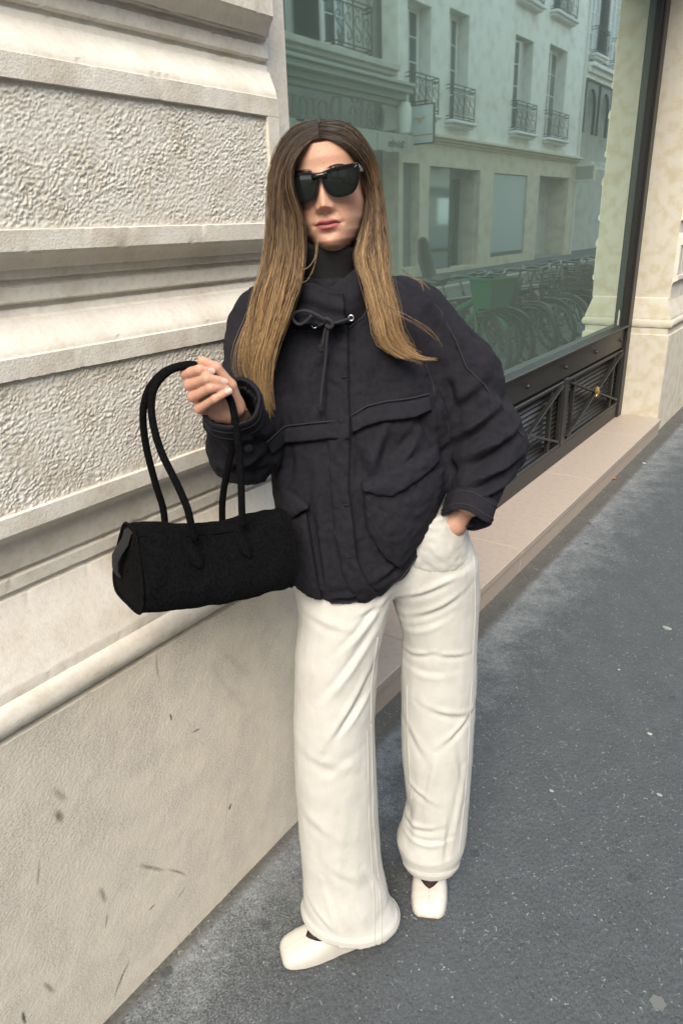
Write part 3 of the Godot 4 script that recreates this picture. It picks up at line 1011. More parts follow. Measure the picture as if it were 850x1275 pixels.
	put("globe", l1, mat(lin(0.82, 0.84, 0.80), 0.3), lp)
	var l2 := MB.new()
	l2.tube(PackedVector3Array([Vector3(0.25, 0.5, 0), Vector3(0.05, 0.55, 0), Vector3(0, 0.4, 0)]), PackedFloat32Array([0.02]), 6)
	put("bracket", l2, M.railing, lp)
	# ---- the older house with the ledges and the lettered shop front
	var a := thing("old_house", "grey old house with stacked ledges and lettered shop fascia, reflected above the woman's head", "house", Vector3(X, 0, -10.0))
	O = Vector3(X, 0, -10.0)
	var aw := [[-17.0, -15.9, 5.45, 8.2], [-13.6, -12.4, 5.45, 8.2], [-10.2, -9.0, 5.45, 8.2], [-6.8, -5.6, 5.45, 8.2], [-3.4, -2.2, 5.45, 8.2], [0.0, 1.2, 5.45, 8.2]]
	var al := [[-18.2, -14.2, 0.4, 3.3], [-13.4, -9.4, 0.4, 3.3], [-8.6, -4.6, 0.4, 3.3], [-3.8, 0.2, 0.4, 3.3]]
	put("wall", shift.call(holed_wall(X + 0.01, X + 0.5, -18.93, 12.0, 4.52, 10.5, aw)), M.facade_old, a)
	put("ground_floor_wall", shift.call(holed_wall(X - 0.01, X + 0.5, -18.93, 12.0, -0.1, 4.5, al)), mat(lin(0.40, 0.39, 0.32), 0.7), a)
	var bk2 := MB.new()
	bk2.box(Vector3(X + 4.6, 5.2, -3.4) - O, Vector3(7.4, 10.5, 30.9))
	put("back_rooms", bk2, M.facade_old, a)
	ledge(a, O, -18.6, 11.9, 5.16, X, [[0.0, 0.10, 0.20], [0.10, 0.24, 0.30]], M.facade_old)
	ledge(a, O, -19.0, 11.95, 4.50, X, [[0.0, 0.12, 0.12], [0.12, 0.26, 0.26], [0.26, 0.40, 0.46], [0.40, 0.48, 0.55]], mat(lin(0.36, 0.39, 0.36), 0.6))
	for q in aw:
		french_window(a, O, q[0] + 0.03, q[1] - 0.03, q[2], q[3], X + 0.3, 0.1)
		balconet(a, O, q[0] - 0.25, q[1] + 0.25, q[2] - 0.03, X - 0.28, 1.0, false)
	for q in al:
		bx.call("shop_pane", Vector3(X + 0.2, 1.85, (q[0] + q[1]) * 0.5), Vector3(0.05, 2.9, q[1] - q[0]), M.shop_pane, a)
	for q in al:
		var vb := MB.new()
		var nsc := 14
		for k in nsc:
			var z0: float = lerpf(q[0] - 0.7, q[1] + 0.4, float(k) / nsc)
			var z1: float = lerpf(q[0] - 0.7, q[1] + 0.4, float(k + 1) / nsc)
			var bow := 0.02 if k % 2 == 0 else 0.0
			vb.box(Vector3(X - 0.50 - bow, 3.50, (z0 + z1) * 0.5) - O, Vector3(0.02, 0.42 - bow * 2.0, z1 - z0 - 0.004), 0.003)
		vb.bar(Vector3(X - 0.49, 3.72, q[0] - 0.7) - O, Vector3(X - 0.49, 3.72, q[1] + 0.4) - O, 0.05, 0.05)
		vb.quad(Vector3(X - 0.48, 3.72, q[0] - 0.7) - O, Vector3(X - 0.48, 3.72, q[1] + 0.4) - O, Vector3(X - 0.02, 3.84, q[1] + 0.4) - O, Vector3(X - 0.02, 3.84, q[0] - 0.7) - O)
		put("awning", vb, mat(lin(0.42, 0.42, 0.36), 0.7), a)
	text_on("lettering", "Café Domus", 0.82, Transform3D(face, Vector3(X - 0.04, 4.15, -15.9) - O), M.lettering, a)
	text_on("lettering", "Salades", 0.22, Transform3D(face, Vector3(X - 0.53, 3.5, -18.0) - O), M.lettering, a)
	# ---- the stone house with arched shop front beyond
	var c := thing("arcade_house", "pale stone house over a dark iron arcaded shop front, reflected at the window's right edge", "house", Vector3(X, 0, -45.0))
	O = Vector3(X, 0, -45.0)
	var cw := []
	for k in 8: cw.append([-36.4 - k * 2.9, -35.0 - k * 2.9, 8.0, 11.2])
	put("wall", shift.call(holed_wall(X + 0.04, X + 0.5, -60.0, -34.12, 7.55, 11.9, cw)), M.facade, c)
	ledge(c, O, -60.0, -34.13, 7.0, X, [[0.0, 0.2, 0.10], [0.2, 0.4, 0.22], [0.4, 0.55, 0.36]], M.facade)
	var bk3 := MB.new()
	bk3.box(Vector3(X + 4.6, 5.9, -47.0) - O, Vector3(7.2, 11.8, 25.7))
	put("back_rooms", bk3, M.facade_old, c)
	for q in cw:
		french_window(c, O, q[0] + 0.03, q[1] - 0.03, q[2], q[3], X + 0.35, 0.0)
		balconet(c, O, q[0] - 0.1, q[1] + 0.1, q[2], X - 0.15, 0.95, true)
	for k in 13:
		var z := -34.5 - k * 1.95
		bx.call("pillar", Vector3(X + 0.05, 3.45, z), Vector3(0.34, 7.1, 0.36), M.green_dark, c, 0.03)
		var arch := MB.new()
		var poly := PackedVector2Array([Vector2(-0.80, -1.0)])
		for j in 13:
			var t := PI - PI * j / 12.0
			poly.append(Vector2(cos(t) * 0.62, sin(t) * 0.75))
		poly.append(Vector2(0.62, -1.0)); poly.append(Vector2(0.80, -1.0)); poly.append(Vector2(0.80, 1.0)); poly.append(Vector2(-0.80, 1.0))
		poly[0] = Vector2(-0.62, -1.0)
		poly.append(Vector2(-0.80, -1.0))
		arch.plate(poly, Transform3D(face, Vector3(X + 0.10, 6.0, z - 0.975) - O), 0.14)
		put("arch", arch, M.green_dark, c)
		bx.call("pane", Vector3(X + 0.16, 5.4, z - 0.975), Vector3(0.03, 2.9, 1.6), mat(lin(0.55, 0.56, 0.54), 0.05, 0.5), c)
		bx.call("spandrel", Vector3(X + 0.06, 3.75, z - 0.975), Vector3(0.16, 0.75, 1.58), M.green_dark, c)
		bx.call("shop_pane", Vector3(X + 0.16, 1.7, z - 0.975), Vector3(0.03, 3.2, 1.6), M.pane, c)
		bx.call("mullion", Vector3(X + 0.12, 3.2, z - 0.975), Vector3(0.06, 6.2, 0.06), M.green_dark, c)
	text_on("lettering", "REBELLION", 0.42, Transform3D(face, Vector3(X - 0.05, 3.75, -37.0) - O), M.white, c)

# ------------------------------------------------------------------ bicycles at the kerb behind the photographer
func bicycle(called: String, label: String, at: Vector3, turn: float, paint: Material, opts: Dictionary) -> Node3D:
	var t := thing(called, label, "bicycle", at, turn, opts.get("group", ""))
	var R := 0.335
	var wb := 0.53
	for s in [-1.0, 1.0]:
		var w := MB.new()
		var ring := PackedVector3Array()
		for k in 28:
			var a := TAU * k / 28.0
			ring.append(Vector3(s * wb + cos(a) * R, R + sin(a) * R, 0))
		w.tube(ring, PackedFloat32Array([opts.get("fat", 0.021)]), 7, true)
		var wheel := put("wheel", w, M.tyre, t, -1)
		var rim := MB.new()
		var r2 := PackedVector3Array()
		for k in 28:
			var a := TAU * k / 28.0
			r2.append(Vector3(s * wb + cos(a) * (R - 0.028), R + sin(a) * (R - 0.028), 0))
		rim.tube(r2, PackedFloat32Array([0.010]), 5, true)
		rim.lathe(PackedVector2Array([Vector2(0.022, -0.04), Vector2(0.022, 0.04)]), Vector3(s * wb, R, 0), Vector3(0, 0, 1), 8)
		put("rim", rim, M.chrome, wheel, -1)
		var sp := MB.new()
		for k in 18:
			var a := TAU * k / 18.0
			sp.bar(Vector3(s * wb, R, 0.025 * (1 if k % 2 else -1)), Vector3(s * wb + cos(a) * (R - 0.03), R + sin(a) * (R - 0.03), 0), 0.0035, 0.0035)
		put("spokes", sp, M.chrome, wheel)
		var mg := MB.new()
		var pts := PackedVector3Array()
		for k in 14:
			var a := lerpf(0.35, 2.6, k / 13.0) if s > 0 else lerpf(0.2, 2.5, k / 13.0)
			pts.append(Vector3(s * wb + cos(a) * (R + 0.035), R + sin(a) * (R + 0.035), 0))
		mg.tube(pts, PackedFloat32Array([0.026]), 6, false, true, Color(-1, 0, 0), 0.35, Vector3(0, 0, 1))
		put("mudguard", mg, paint, t, -1)
	var f := MB.new()
	var bb := Vector3(0.08, 0.28, 0)
	var seat := Vector3(0.26, 0.80, 0)
	var head := Vector3(-0.38, 0.86, 0)
	var hd2 := Vector3(-0.42, 0.70, 0)
	var rw := Vector3(wb, R, 0)
	var rr: float = opts.get("tube", 0.019)
	for q in [[bb, seat], [bb, hd2], [seat.lerp(bb, opts.get("drop", 0.12)), head.lerp(hd2, 0.3)], [head, hd2]]: f.tube(PackedVector3Array([q[0], q[1]]), PackedFloat32Array([rr]), 8)
	for z in [-0.05, 0.05]:
		f.tube(PackedVector3Array([bb + Vector3(0, 0, z * 0.4), rw + Vector3(0, 0, z)]), PackedFloat32Array([0.010]), 6)
		f.tube(PackedVector3Array([seat + Vector3(0, -0.06, z * 0.4), rw + Vector3(0, 0, z)]), PackedFloat32Array([0.009]), 6)
		f.tube(PackedVector3Array([hd2 + Vector3(0, 0, z * 0.6), Vector3(-0.47, 0.45, z), Vector3(-wb, R, z)]), PackedFloat32Array([0.014, 0.012, 0.009]), 6)
	put("frame", f, paint, t, -1)
	var sd := MB.new()
	sd.tube(PackedVector3Array([seat, Vector3(0.30, 0.92, 0)]), PackedFloat32Array([0.013]), 6)
	var post := put("seat_post", sd, M.chrome, t, -1)
	var sa := MB.new()
	sa.tube(PackedVector3Array([Vector3(0.16, 0.955, 0), Vector3(0.22, 0.96, 0), Vector3(0.32, 0.955, 0), Vector3(0.40, 0.965, 0), Vector3(0.43, 0.96, 0)]), PackedFloat32Array([0.018, 0.030, 0.055, 0.085, 0.06]), 10, false, true, Color(-1, 0, 0), 0.4, Vector3(0, 0, 1))
	put("saddle", sa, M.rubber, t, -1)
	var hb := MB.new()
	hb.tube(PackedVector3Array([head, head + Vector3(-0.03, 0.16, 0)]), PackedFloat32Array([0.013]), 6)
	hb.tube(PackedVector3Array([Vector3(-0.26, 1.03, -0.30), Vector3(-0.36, 1.06, -0.22), Vector3(-0.43, 1.03, -0.06), Vector3(-0.43, 1.03, 0.06), Vector3(-0.36, 1.06, 0.22), Vector3(-0.26, 1.03, 0.30)]), PackedFloat32Array([0.012]), 6)
	var bar := put("handlebar", hb, M.chrome, t, -1)
	var gr := MB.new()
	for s in [-1, 1]: gr.tube(PackedVector3Array([Vector3(-0.22, 1.022, s * 0.335), Vector3(-0.30, 1.042, s * 0.27)]), PackedFloat32Array([0.017]), 7)
	put("grips", gr, M.rubber, bar, -1)
	var cr := MB.new()
	var ch := PackedVector3Array()
	for k in 20: ch.append(bb + Vector3(cos(TAU * k / 20.0) * 0.085, sin(TAU * k / 20.0) * 0.085, 0.045))
	cr.tube(ch, PackedFloat32Array([0.008]), 5, true)
	cr.bar(bb + Vector3(0, 0, 0.06), bb + Vector3(0.09, -0.13, 0.06), 0.015, 0.022)
	cr.bar(bb + Vector3(0, 0, -0.06), bb + Vector3(-0.09, 0.13, -0.06), 0.015, 0.022)
	cr.box(bb + Vector3(0.09, -0.13, 0.11), Vector3(0.09, 0.02, 0.08), 0.004)
	cr.box(bb + Vector3(-0.09, 0.13, -0.11), Vector3(0.09, 0.02, 0.08), 0.004)
	put("crank", cr, M.chrome, t)
	if opts.has("basket"):
		var ba := MB.new()
		var c: Vector3 = opts.get("basket_at", Vector3(-0.62, 0.86, 0))
		if opts.basket == "solid":
			var poly := [Vector3(-0.16, 0.13, 0.19), Vector3(0.15, 0.13, 0.17), Vector3(0.11, -0.14, 0.14), Vector3(-0.11, -0.14, 0.14)]
			for s in [-1.0, 1.0]:
				ba.quad(c + poly[0] * Vector3(1, 1, s), c + poly[1] * Vector3(1, 1, s), c + poly[2] * Vector3(1, 1, s), c + poly[3] * Vector3(1, 1, s))
				var o := poly.map(func(p): return p * 0.96)
				ba.quad(c + o[3] * Vector3(1, 1, s), c + o[2] * Vector3(1, 1, s), c + o[1] * Vector3(1, 1, s), c + o[0] * Vector3(1, 1, s))
			for q in [[0, 3], [1, 2], [3, 2]]:
				var m1: Vector3 = poly[q[0]]; var m2: Vector3 = poly[q[1]]
				ba.quad(c + m1, c + m2, c + m2 * Vector3(1, 1, -1), c + m1 * Vector3(1, 1, -1))
			for s in [-1.0, 1.0]: ba.bar(c + poly[0] * Vector3(1, 1, s), c + poly[1] * Vector3(1, 1, s), 0.02, 0.02)
			for k in 2: ba.bar(c + poly[k], c + poly[k] * Vector3(1, 1, -1), 0.02, 0.02)
			put("basket", ba, paint, t)
		else:
			for y in 5:
				var g := lerpf(0.78, 1.0, y / 4.0)
				var lo := PackedVector3Array([c + Vector3(-0.17 * g, -0.12 + y * 0.06, -0.2 * g), c + Vector3(0.17 * g, -0.12 + y * 0.06, -0.2 * g), c + Vector3(0.17 * g, -0.12 + y * 0.06, 0.2 * g), c + Vector3(-0.17 * g, -0.12 + y * 0.06, 0.2 * g)])
				ba.tube(lo, PackedFloat32Array([0.006]), 5, true)
			for k in 8:
				for s in [-1.0, 1.0]:
					ba.bar(c + Vector3(lerpf(-0.13, 0.13, k / 7.0), -0.12, s * 0.156), c + Vector3(lerpf(-0.17, 0.17, k / 7.0), 0.12, s * 0.2), 0.006, 0.006)
					ba.bar(c + Vector3(s * 0.133, -0.12, lerpf(-0.15, 0.15, k / 7.0)), c + Vector3(s * 0.17, 0.12, lerpf(-0.2, 0.2, k / 7.0)), 0.006, 0.006)
				ba.bar(c + Vector3(-0.13, -0.12, lerpf(-0.15, 0.15, k / 7.0)), c + Vector3(0.13, -0.12, lerpf(-0.15, 0.15, k / 7.0)), 0.006, 0.006)
			put("basket", ba, M.rubber, t)
	if opts.has("child_seat"):
		var cs := MB.new()
		cs.tube(PackedVector3Array([Vector3(0.50, 0.88, 0), Vector3(0.56, 0.90, 0), Vector3(0.68, 0.96, 0), Vector3(0.74, 1.15, 0), Vector3(0.78, 1.36, 0), Vector3(0.78, 1.40, 0)]), PackedFloat32Array([0.10, 0.15, 0.17, 0.17, 0.12, 0.05]), 12, false, true, Color(-1, 0, 0), 0.32, Vector3(0, 0, 1))
		put("child_seat", cs, M.rubber, t, -1)
	if opts.has("light"):
		var lt := MB.new()
		lt.box(opts.light, Vector3(0.05, 0.07, 0.06), 0.012)
		put("reflector", lt, mat(lin(0.5, 0.02, 0.015), 0.3), t)
	return t

func make_bikes() -> void:
	M.tyre = mat(lin(0.02, 0.02, 0.02), 0.8)
	M.rubber = mat(lin(0.018, 0.018, 0.02), 0.6)
	M.chrome = mat(lin(0.12, 0.125, 0.13), 0.4, 0.6)
	var black := mat(lin(0.012, 0.013, 0.015), 0.35)
	var green := mat(lin(0.008, 0.085, 0.032), 0.4)
	var g := "bicycles parked in a row at the kerb"
	bicycle("bicycle", "bright green bicycle with a large solid front basket, reflected in the shop window", Vector3(0.72, 0, -6.95), 0.30, green, {"basket": "solid", "tube": 0.035, "drop": 0.5, "fat": 0.028, "basket_at": Vector3(-0.60, 0.90, 0)})
	bicycle("bicycle", "black bicycle with a wire basket squeezed in beside the green one, reflected", Vector3(0.86, 0, -7.15), -0.2, black, {"group": g, "basket": "wire", "tube": 0.024})
	bicycle("bicycle", "black bicycle leaning across the middle of the row with thick tubes, reflected", Vector3(0.55, 0, -8.15), 0.5, black, {"group": g, "tube": 0.028, "fat": 0.03})
	bicycle("bicycle", "black bicycle turned askew near the pier end of the row, reflected", Vector3(0.75, 0, -9.25), -0.45, black, {"group": g, "basket": "wire", "tube": 0.026})
	bicycle("bicycle", "black bicycle nearest the green one with a red reflector, reflected", Vector3(0.72, 0, -7.35), 0.12, black, {"group": g, "light": Vector3(-0.5, 0.92, 0.0)})
	bicycle("bicycle", "black bicycle with a tall child seat over its rear wheel, reflected", Vector3(0.72, 0, -7.85), -0.08, black, {"group": g, "child_seat": true})
	bicycle("bicycle", "dark bicycle behind the child seat with a wire front basket, reflected", Vector3(0.62, 0, -8.4), 0.16, mat(lin(0.03, 0.03, 0.05), 0.4), {"group": g, "basket": "wire"})
	bicycle("bicycle", "grey bicycle with bare bars between two basket bicycles, reflected", Vector3(0.68, 0, -8.95), 0.05, mat(lin(0.08, 0.085, 0.09), 0.4), {"group": g})
	bicycle("bicycle", "black bicycle with wire basket and pale bars towards the pier, reflected", Vector3(0.60, 0, -9.5), 0.2, black, {"group": g, "basket": "wire", "tube": 0.022})
	bicycle("bicycle", "dark red bicycle partly hidden by the others, reflected", Vector3(0.70, 0, -10.1), -0.1, mat(lin(0.12, 0.015, 0.012), 0.4), {"group": g, "light": Vector3(0.9, 0.7, 0)})
	bicycle("bicycle", "black bicycle with an upright frame last but one in the row, reflected", Vector3(0.66, 0, -10.6), 0.1, black, {"group": g, "tube": 0.022, "basket": "wire"})
	bicycle("bicycle", "black bicycle at the far end of the row beside the pier's reflection", Vector3(0.62, 0, -11.2), 0.0, black, {"group": g})

func make_litter() -> void:
	var lf := MB.new()
	var n := 9
	for k in n:
		var t := float(k) / (n - 1)
		var wd := sin(PI * pow(t, 0.8)) * 0.011 + 0.0006
		for s in [-1.0, 0.0, 1.0]: lf.v.append(Vector3(lerpf(-0.028, 0.028, t), 0.004 + absf(s) * 0.004 + sin(t * 4.0) * 0.002, s * wd))
	lf.weave(0, n, 3, false, true)
	var p: Vector3 = Vector3(-1.0863, -0.0000, -4.4556)
	var o := put("dead_leaf", lf, mat(lin(0.42, 0.16, 0.07), 0.7), self, -1)
	o.position = p; o.rotation.y = 0.7
	tag(o, "small orange brown dead leaf at the foot of the marble step", "leaf")
	var spots := [[801, 577, 0.009, 0.5], [829, 783, 0.014, 0.28], [733, 672, 0.006, 0.45], [770, 834, 0.004, 0.4], [686, 985, 0.005, 0.35], [820, 915, 0.006, 0.35]]
	var names := ["white pebble on the pavement near the pier", "flat pale grey pebble at the right edge of the pavement", "tiny pale stone chip out on the pavement level with the sill joint", "tiny white stone chip right of the jeans at knee height", "small pale stone chip right of the trouser hem", "small grey stone chip at the lower right of the pavement"]
	var at := [Vector3(-1.0000, 0.0000, -4.8834), Vector3(-0.3937, 0.0000, -2.7612), Vector3(-0.2925, -0.0000, -2.0626), Vector3(-0.4734, 0.0000, -2.3708), Vector3(-0.4675, 0.0000, -1.6484), Vector3(-0.2043, 0.0000, -1.8035)]
	for k in spots.size():
		var b := MB.new()
		var r: float = spots[k][2]
		b.lathe(PackedVector2Array([Vector2(r * 0.7, 0.0), Vector2(r, r * 0.22), Vector2(r * 0.8, r * 0.5), Vector2(r * 0.3, r * 0.62)]), Vector3.ZERO, Vector3.UP, 9)
		for j in b.v.size(): b.v[j] += Vector3(sin(j * 2.3), 0, cos(j * 1.7)) * r * 0.16
		var q := put("pebble", b, mat(lin(spots[k][3], spots[k][3], spots[k][3] * 0.95), 0.8), self, 50)
		q.position = at[k]; q.scale = Vector3(1.35, 1, 1)
		tag(q, names[k], "pebble")
	var gum := MB.new()
	var ring := PackedVector2Array()
	for k in 18: ring.append(Vector2(cos(TAU * k / 18.0), sin(TAU * k / 18.0)) * (0.016 + 0.002 * sin(k * 2.1)))
	gum.plate(ring, Transform3D(Basis(Vector3(1, 0, 0), Vector3(0, 0, -1), Vector3(0, 1, 0)), Vector3(0, 0.001, 0)), 0.003)
	var gq := put("chewing_gum", gum, mat(lin(0.14, 0.145, 0.14), 0.7), self, 40)
	gq.position = Vector3(-0.0667, 0.0000, -1.1822)
	tag(gq, "flattened grey chewing gum spot at the bottom right of the pavement", "chewing gum")

# ------------------------------------------------------------------ implicit surfaces
func smin(a: float, b: float, k: float) -> float:
	var h := maxf(k - absf(a - b), 0.0) / k
	return minf(a, b) - h * h * k * 0.25

func cap(p: Vector3, a: Vector3, b: Vector3, ra: float, rb: float) -> float:
	var ab := b - a
	var t := clampf((p - a).dot(ab) / ab.length_squared(), 0.0, 1.0)
	return p.distance_to(a + ab * t) - lerpf(ra, rb, t)

func look(t: Array, y: float, col: int) -> float:
	if y <= t[0][0]: return t[0][col]
	for k in range(1, t.size()):
		if y < t[k][0]:
			var f: float = (y - t[k - 1][0]) / (t[k][0] - t[k - 1][0])
			f = f * f * (3.0 - 2.0 * f) * 0.5 + f * 0.5
			return lerpf(t[k - 1][col], t[k][col], f)
	return t[t.size() - 1][col]

# a table of cross sections, resampled to even steps so that it is quick to read: columns cu, a, cw, b
func stack(t: Array, y0: float, y1: float, n := 96) -> PackedFloat32Array:
	var o := PackedFloat32Array([y0, (n - 1) / (y1 - y0), n])
	for k in n:
		var y := lerpf(y0, y1, float(k) / (n - 1))
		for c in 4: o.append(look(t, y, c + 1))
	return o

func in_stack(s: PackedFloat32Array, p: Vector3) -> float:
	var f := clampf((p.y - s[0]) * s[1], 0.0, s[2] - 1.001)
	var i := int(f)
	f -= i
	var o := 3 + i * 4
	var cu := s[o] + (s[o + 4] - s[o]) * f
	var a := s[o + 1] + (s[o + 5] - s[o + 1]) * f
	var cw := s[o + 2] + (s[o + 6] - s[o + 2]) * f
	var b := s[o + 3] + (s[o + 7] - s[o + 3]) * f
	var x := (p.x - cu) / a
	var z := (p.z - cw) / b
	var r := sqrt(x * x + z * z)
	if r < 0.001: return -minf(a, b)
	# distance along the ray, near enough close to the surface
	var dir := Vector2(x * a, z * b)
	return (r - 1.0) / r * dir.length()

func nets(f: Callable, lo: Vector3, hi: Vector3, h: float, mb: MB) -> void:
	const B := 4
	var n := Vector3i(((hi - lo) / (h * B)).ceil()) * B + Vector3i(B, B, B)
	var nx := n.x + 1
	var ny := n.y + 1
	var nz := n.z + 1
	var g := PackedFloat32Array()
	g.resize(nx * ny * nz)
	g.fill(1e9)
	var idx := PackedInt32Array()
	idx.resize(nx * ny * nz)
	idx.fill(-1)
	var reach := h * B * 0.87 * 1.6
	var live := PackedInt32Array()
	for bz in n.z / B:
		for by in n.y / B:
			for bx in n.x / B:
				var c := lo + Vector3((bx + 0.5) * B, (by + 0.5) * B, (bz + 0.5) * B) * h
				if absf(f.call(c)) > reach: continue
				live.append(bx * B); live.append(by * B); live.append(bz * B)
				for z in range(bz * B, bz * B + B + 1):
					for y in range(by * B, by * B + B + 1):
						var o := (z * ny + y) * nx
						for x in range(bx * B, bx * B + B + 1):
							if g[o + x] > 1e8: g[o + x] = f.call(lo + Vector3(x, y, z) * h)
	var sy := nx
	var sz := nx * ny
	var offs := PackedInt32Array([0, 1, sy, sy + 1, sz, sz + 1, sz + sy, sz + sy + 1])
	var ea := PackedInt32Array([0, 2, 4, 6, 0, 1, 4, 5, 0, 1, 2, 3])
	var eb := PackedInt32Array([1, 3, 5, 7, 2, 3, 6, 7, 4, 5, 6, 7])
	var cells := PackedInt32Array()
	for k in range(0, live.size(), 3):
		for z in range(live[k + 2], live[k + 2] + B):
			for y in range(live[k + 1], live[k + 1] + B):
				for x in range(live[k], live[k] + B):
					var o := (z * ny + y) * nx + x
					var neg := 0
					for c in 8:
						if g[o + offs[c]] < 0.0: neg += 1
					if neg == 0 or neg == 8: continue
					var s := Vector3.ZERO
					var m := 0
					for e in 12:
						var a := ea[e]
						var b := eb[e]
						var da := g[o + offs[a]]
						var db := g[o + offs[b]]
						if (da < 0.0) == (db < 0.0): continue
						var t := da / (da - db)
						var pa := Vector3(a & 1, (a >> 1) & 1, a >> 2)
						var pb := Vector3(b & 1, (b >> 1) & 1, b >> 2)
						s += pa.lerp(pb, t)
						m += 1
					idx[o] = mb.v.size()
					mb.v.append(lo + (Vector3(x, y, z) + s / m) * h)
					cells.append(o)
	for o in cells:
		var a := g[o] < 0.0
		# edges along x, y, z from the cell's low corner
		for ax in 3:
			var st := 1 if ax == 0 else sy if ax == 1 else sz
			if a == (g[o + st] < 0.0): continue
			var u := sy if ax == 0 else sz if ax == 1 else 1
			var w := sz if ax == 0 else 1 if ax == 1 else sy
			if o - u - w < 0: continue
			var q0 := idx[o]; var q1 := idx[o - u]; var q2 := idx[o - u - w]; var q3 := idx[o - w]
			if q1 < 0 or q2 < 0 or q3 < 0: continue
			if a: mb.i.append_array(PackedInt32Array([q0, q1, q2, q0, q2, q3]))
			else: mb.i.append_array(PackedInt32Array([q0, q2, q1, q0, q3, q2]))

func normals_of(b: MB, from := 0) -> PackedVector3Array:
	var N := PackedVector3Array()
	N.resize(b.v.size())
	for k in b.i.size() / 3:
		var a := b.i[k * 3]; var d := b.i[k * 3 + 1]; var e := b.i[k * 3 + 2]
		if a < from: continue
		var n := (b.v[d] - b.v[a]).cross(b.v[e] - b.v[a])
		N[a] += n; N[d] += n; N[e] += n
	for k in N.size(): N[k] = N[k].normalized()
	return N

# cloth folds: each is [u0, v0, u1, v1, half-width, height, lean]; a positive height is a ridge with a hollow on one side
func fold(b: MB, strokes: Array, noise_amp: float, sd: int, stretch := Vector3(1, 1, 1), hemmed := false) -> void:
	var N := normals_of(b)
	var n := fnl(sd, 1.0, 3)
	var n2 := fnl(sd + 1, 1.0, 2)
	var n3 := fnl(sd + 2, 1.0, 3, FastNoiseLite.TYPE_SIMPLEX_SMOOTH, true)
	var S := PackedFloat32Array()
	for q in strokes:
		var r: float = q[4] * 3.0
		S.append_array(PackedFloat32Array([q[0], q[1], q[2], q[3], q[4], q[5], q[6], minf(q[0], q[2]) - r, maxf(q[0], q[2]) + r, minf(q[1], q[3]) - r, maxf(q[1], q[3]) + r]))
	var ns := strokes.size()
	for k in b.v.size():
		var p := b.v[k]
		var d := n.get_noise_3dv(p * stretch * 9.0) * noise_amp + n2.get_noise_3dv(p * stretch * 26.0) * noise_amp * 0.35 + n3.get_noise_3dv(p * stretch * 19.0 + Vector3(n.get_noise_3dv(p * 7.0), 0, 0)) * noise_amp * (0.26 if hemmed else 0.6)
		var fr := clampf(N[k].z * 2.0 + 0.4, 0.0, 1.0)
		if fr > 0.0:
			for j in ns:
				var o := j * 11
				if p.x < S[o + 7] or p.x > S[o + 8] or p.y < S[o + 9] or p.y > S[o + 10]: continue
				var ax := S[o]; var ay := S[o + 1]
				var bx := S[o + 2] - ax; var by := S[o + 3] - ay
				var L2 := bx * bx + by * by
				var t := clampf(((p.x - ax) * bx + (p.y - ay) * by) / L2, 0.0, 1.0)
				var cx := p.x - ax - bx * t
				var cy := p.y - ay - by * t
				var side := (cx * -by + cy * bx) / sqrt(L2)
				var s := S[o + 4]
				var dd := (cx * cx + cy * cy) / (s * s)
				if dd > 9.0: continue
				var taper := sin(PI * clampf(t, 0.08, 0.92))
				var off := side / s + 1.3 * signf(S[o + 6])
				d += S[o + 5] * fr * taper * (exp(-dd) - absf(S[o + 6]) * exp(-off * off - maxf(0.0, dd - off * off - 9.0)))
		if hemmed: d *= trouser_calm(p)
		b.v[k] = p + N[k] * d

# where the line of sight along -w through (u, v) meets a surface
func front(f: Callable, u: float, v: float, w0 := 0.16, lift := 0.0) -> Vector3:
	var w := w0
	for k in 60:
		var d: float = f.call(Vector3(u, v, w)) - lift
		if d < 0.0004: break
		w -= d * 0.75
		if w < -0.4: break
	return Vector3(u, v, w)

# a piece of cloth laid on a surface: rows between two edges given as (u, v) points
func patch(f: Callable, top: PackedVector2Array, bot: PackedVector2Array, lift: float, n := 28, m := 9, puff := 0.0, curl := 0.0, wn := 0.0012, sd := 5) -> MB:
	var b := MB.new()
	var nz := fnl(sd, 1.0, 3)
	var along := func(p: PackedVector2Array, t: float) -> Vector2:
		var L := 0.0
		for k in p.size() - 1: L += p[k].distance_to(p[k + 1])
		var x := t * L
		for k in p.size() - 1:
			var s := p[k].distance_to(p[k + 1])
			if x <= s or k == p.size() - 2: return p[k].lerp(p[k + 1], clampf(x / maxf(s, 1e-6), 0.0, 1.0))
			x -= s
		return p[p.size() - 1]
	for r in m + 2:
		for k in n + 2:
			var t := clampf((k - 0.5) / (n - 1.0) + 0.0, 0.0, 1.0) if k > 0 and k < n + 1 else (0.0 if k == 0 else 1.0)
			if k > 0 and k < n + 1: t = (k - 1.0) / (n - 1.0)
			var s := clampf((r - 1.0) / (m - 1.0), 0.0, 1.0)
			var q: Vector2 = along.call(top, t).lerp(along.call(bot, t), s)
			var edge := r == 0 or r == m + 1 or k == 0 or k == n + 1
			var p := front(f, q.x, q.y)
			var bump := puff * sin(PI * s) * pow(sin(PI * t), 0.5) + curl * s * s + nz.get_noise_2d(q.x * 40.0, q.y * 40.0) * wn * 2.0
			var round := 0.65 if (r == 1 or r == m or k == 1 or k == n) else 1.0
			p.z += -0.004 if edge else lift * round + bump
			b.v.append(p)
	b.weave(0, m + 2, n + 2, false, true)
	return b

func seam(f: Callable, pts: PackedVector2Array, r := 0.0012, lift := 0.0002, wob := 0.0) -> PackedVector3Array:
	var out := PackedVector3Array()
	for k in pts.size() - 1:
		var n := maxi(2, int(pts[k].distance_to(pts[k + 1]) / 0.006))
		for j in n:
			var q := pts[k].lerp(pts[k + 1], float(j) / n)
			var p := front(f, q.x, q.y)
			p.z += lift + sin((k * 7 + j) * 1.3) * wob
			out.append(p)
	return out

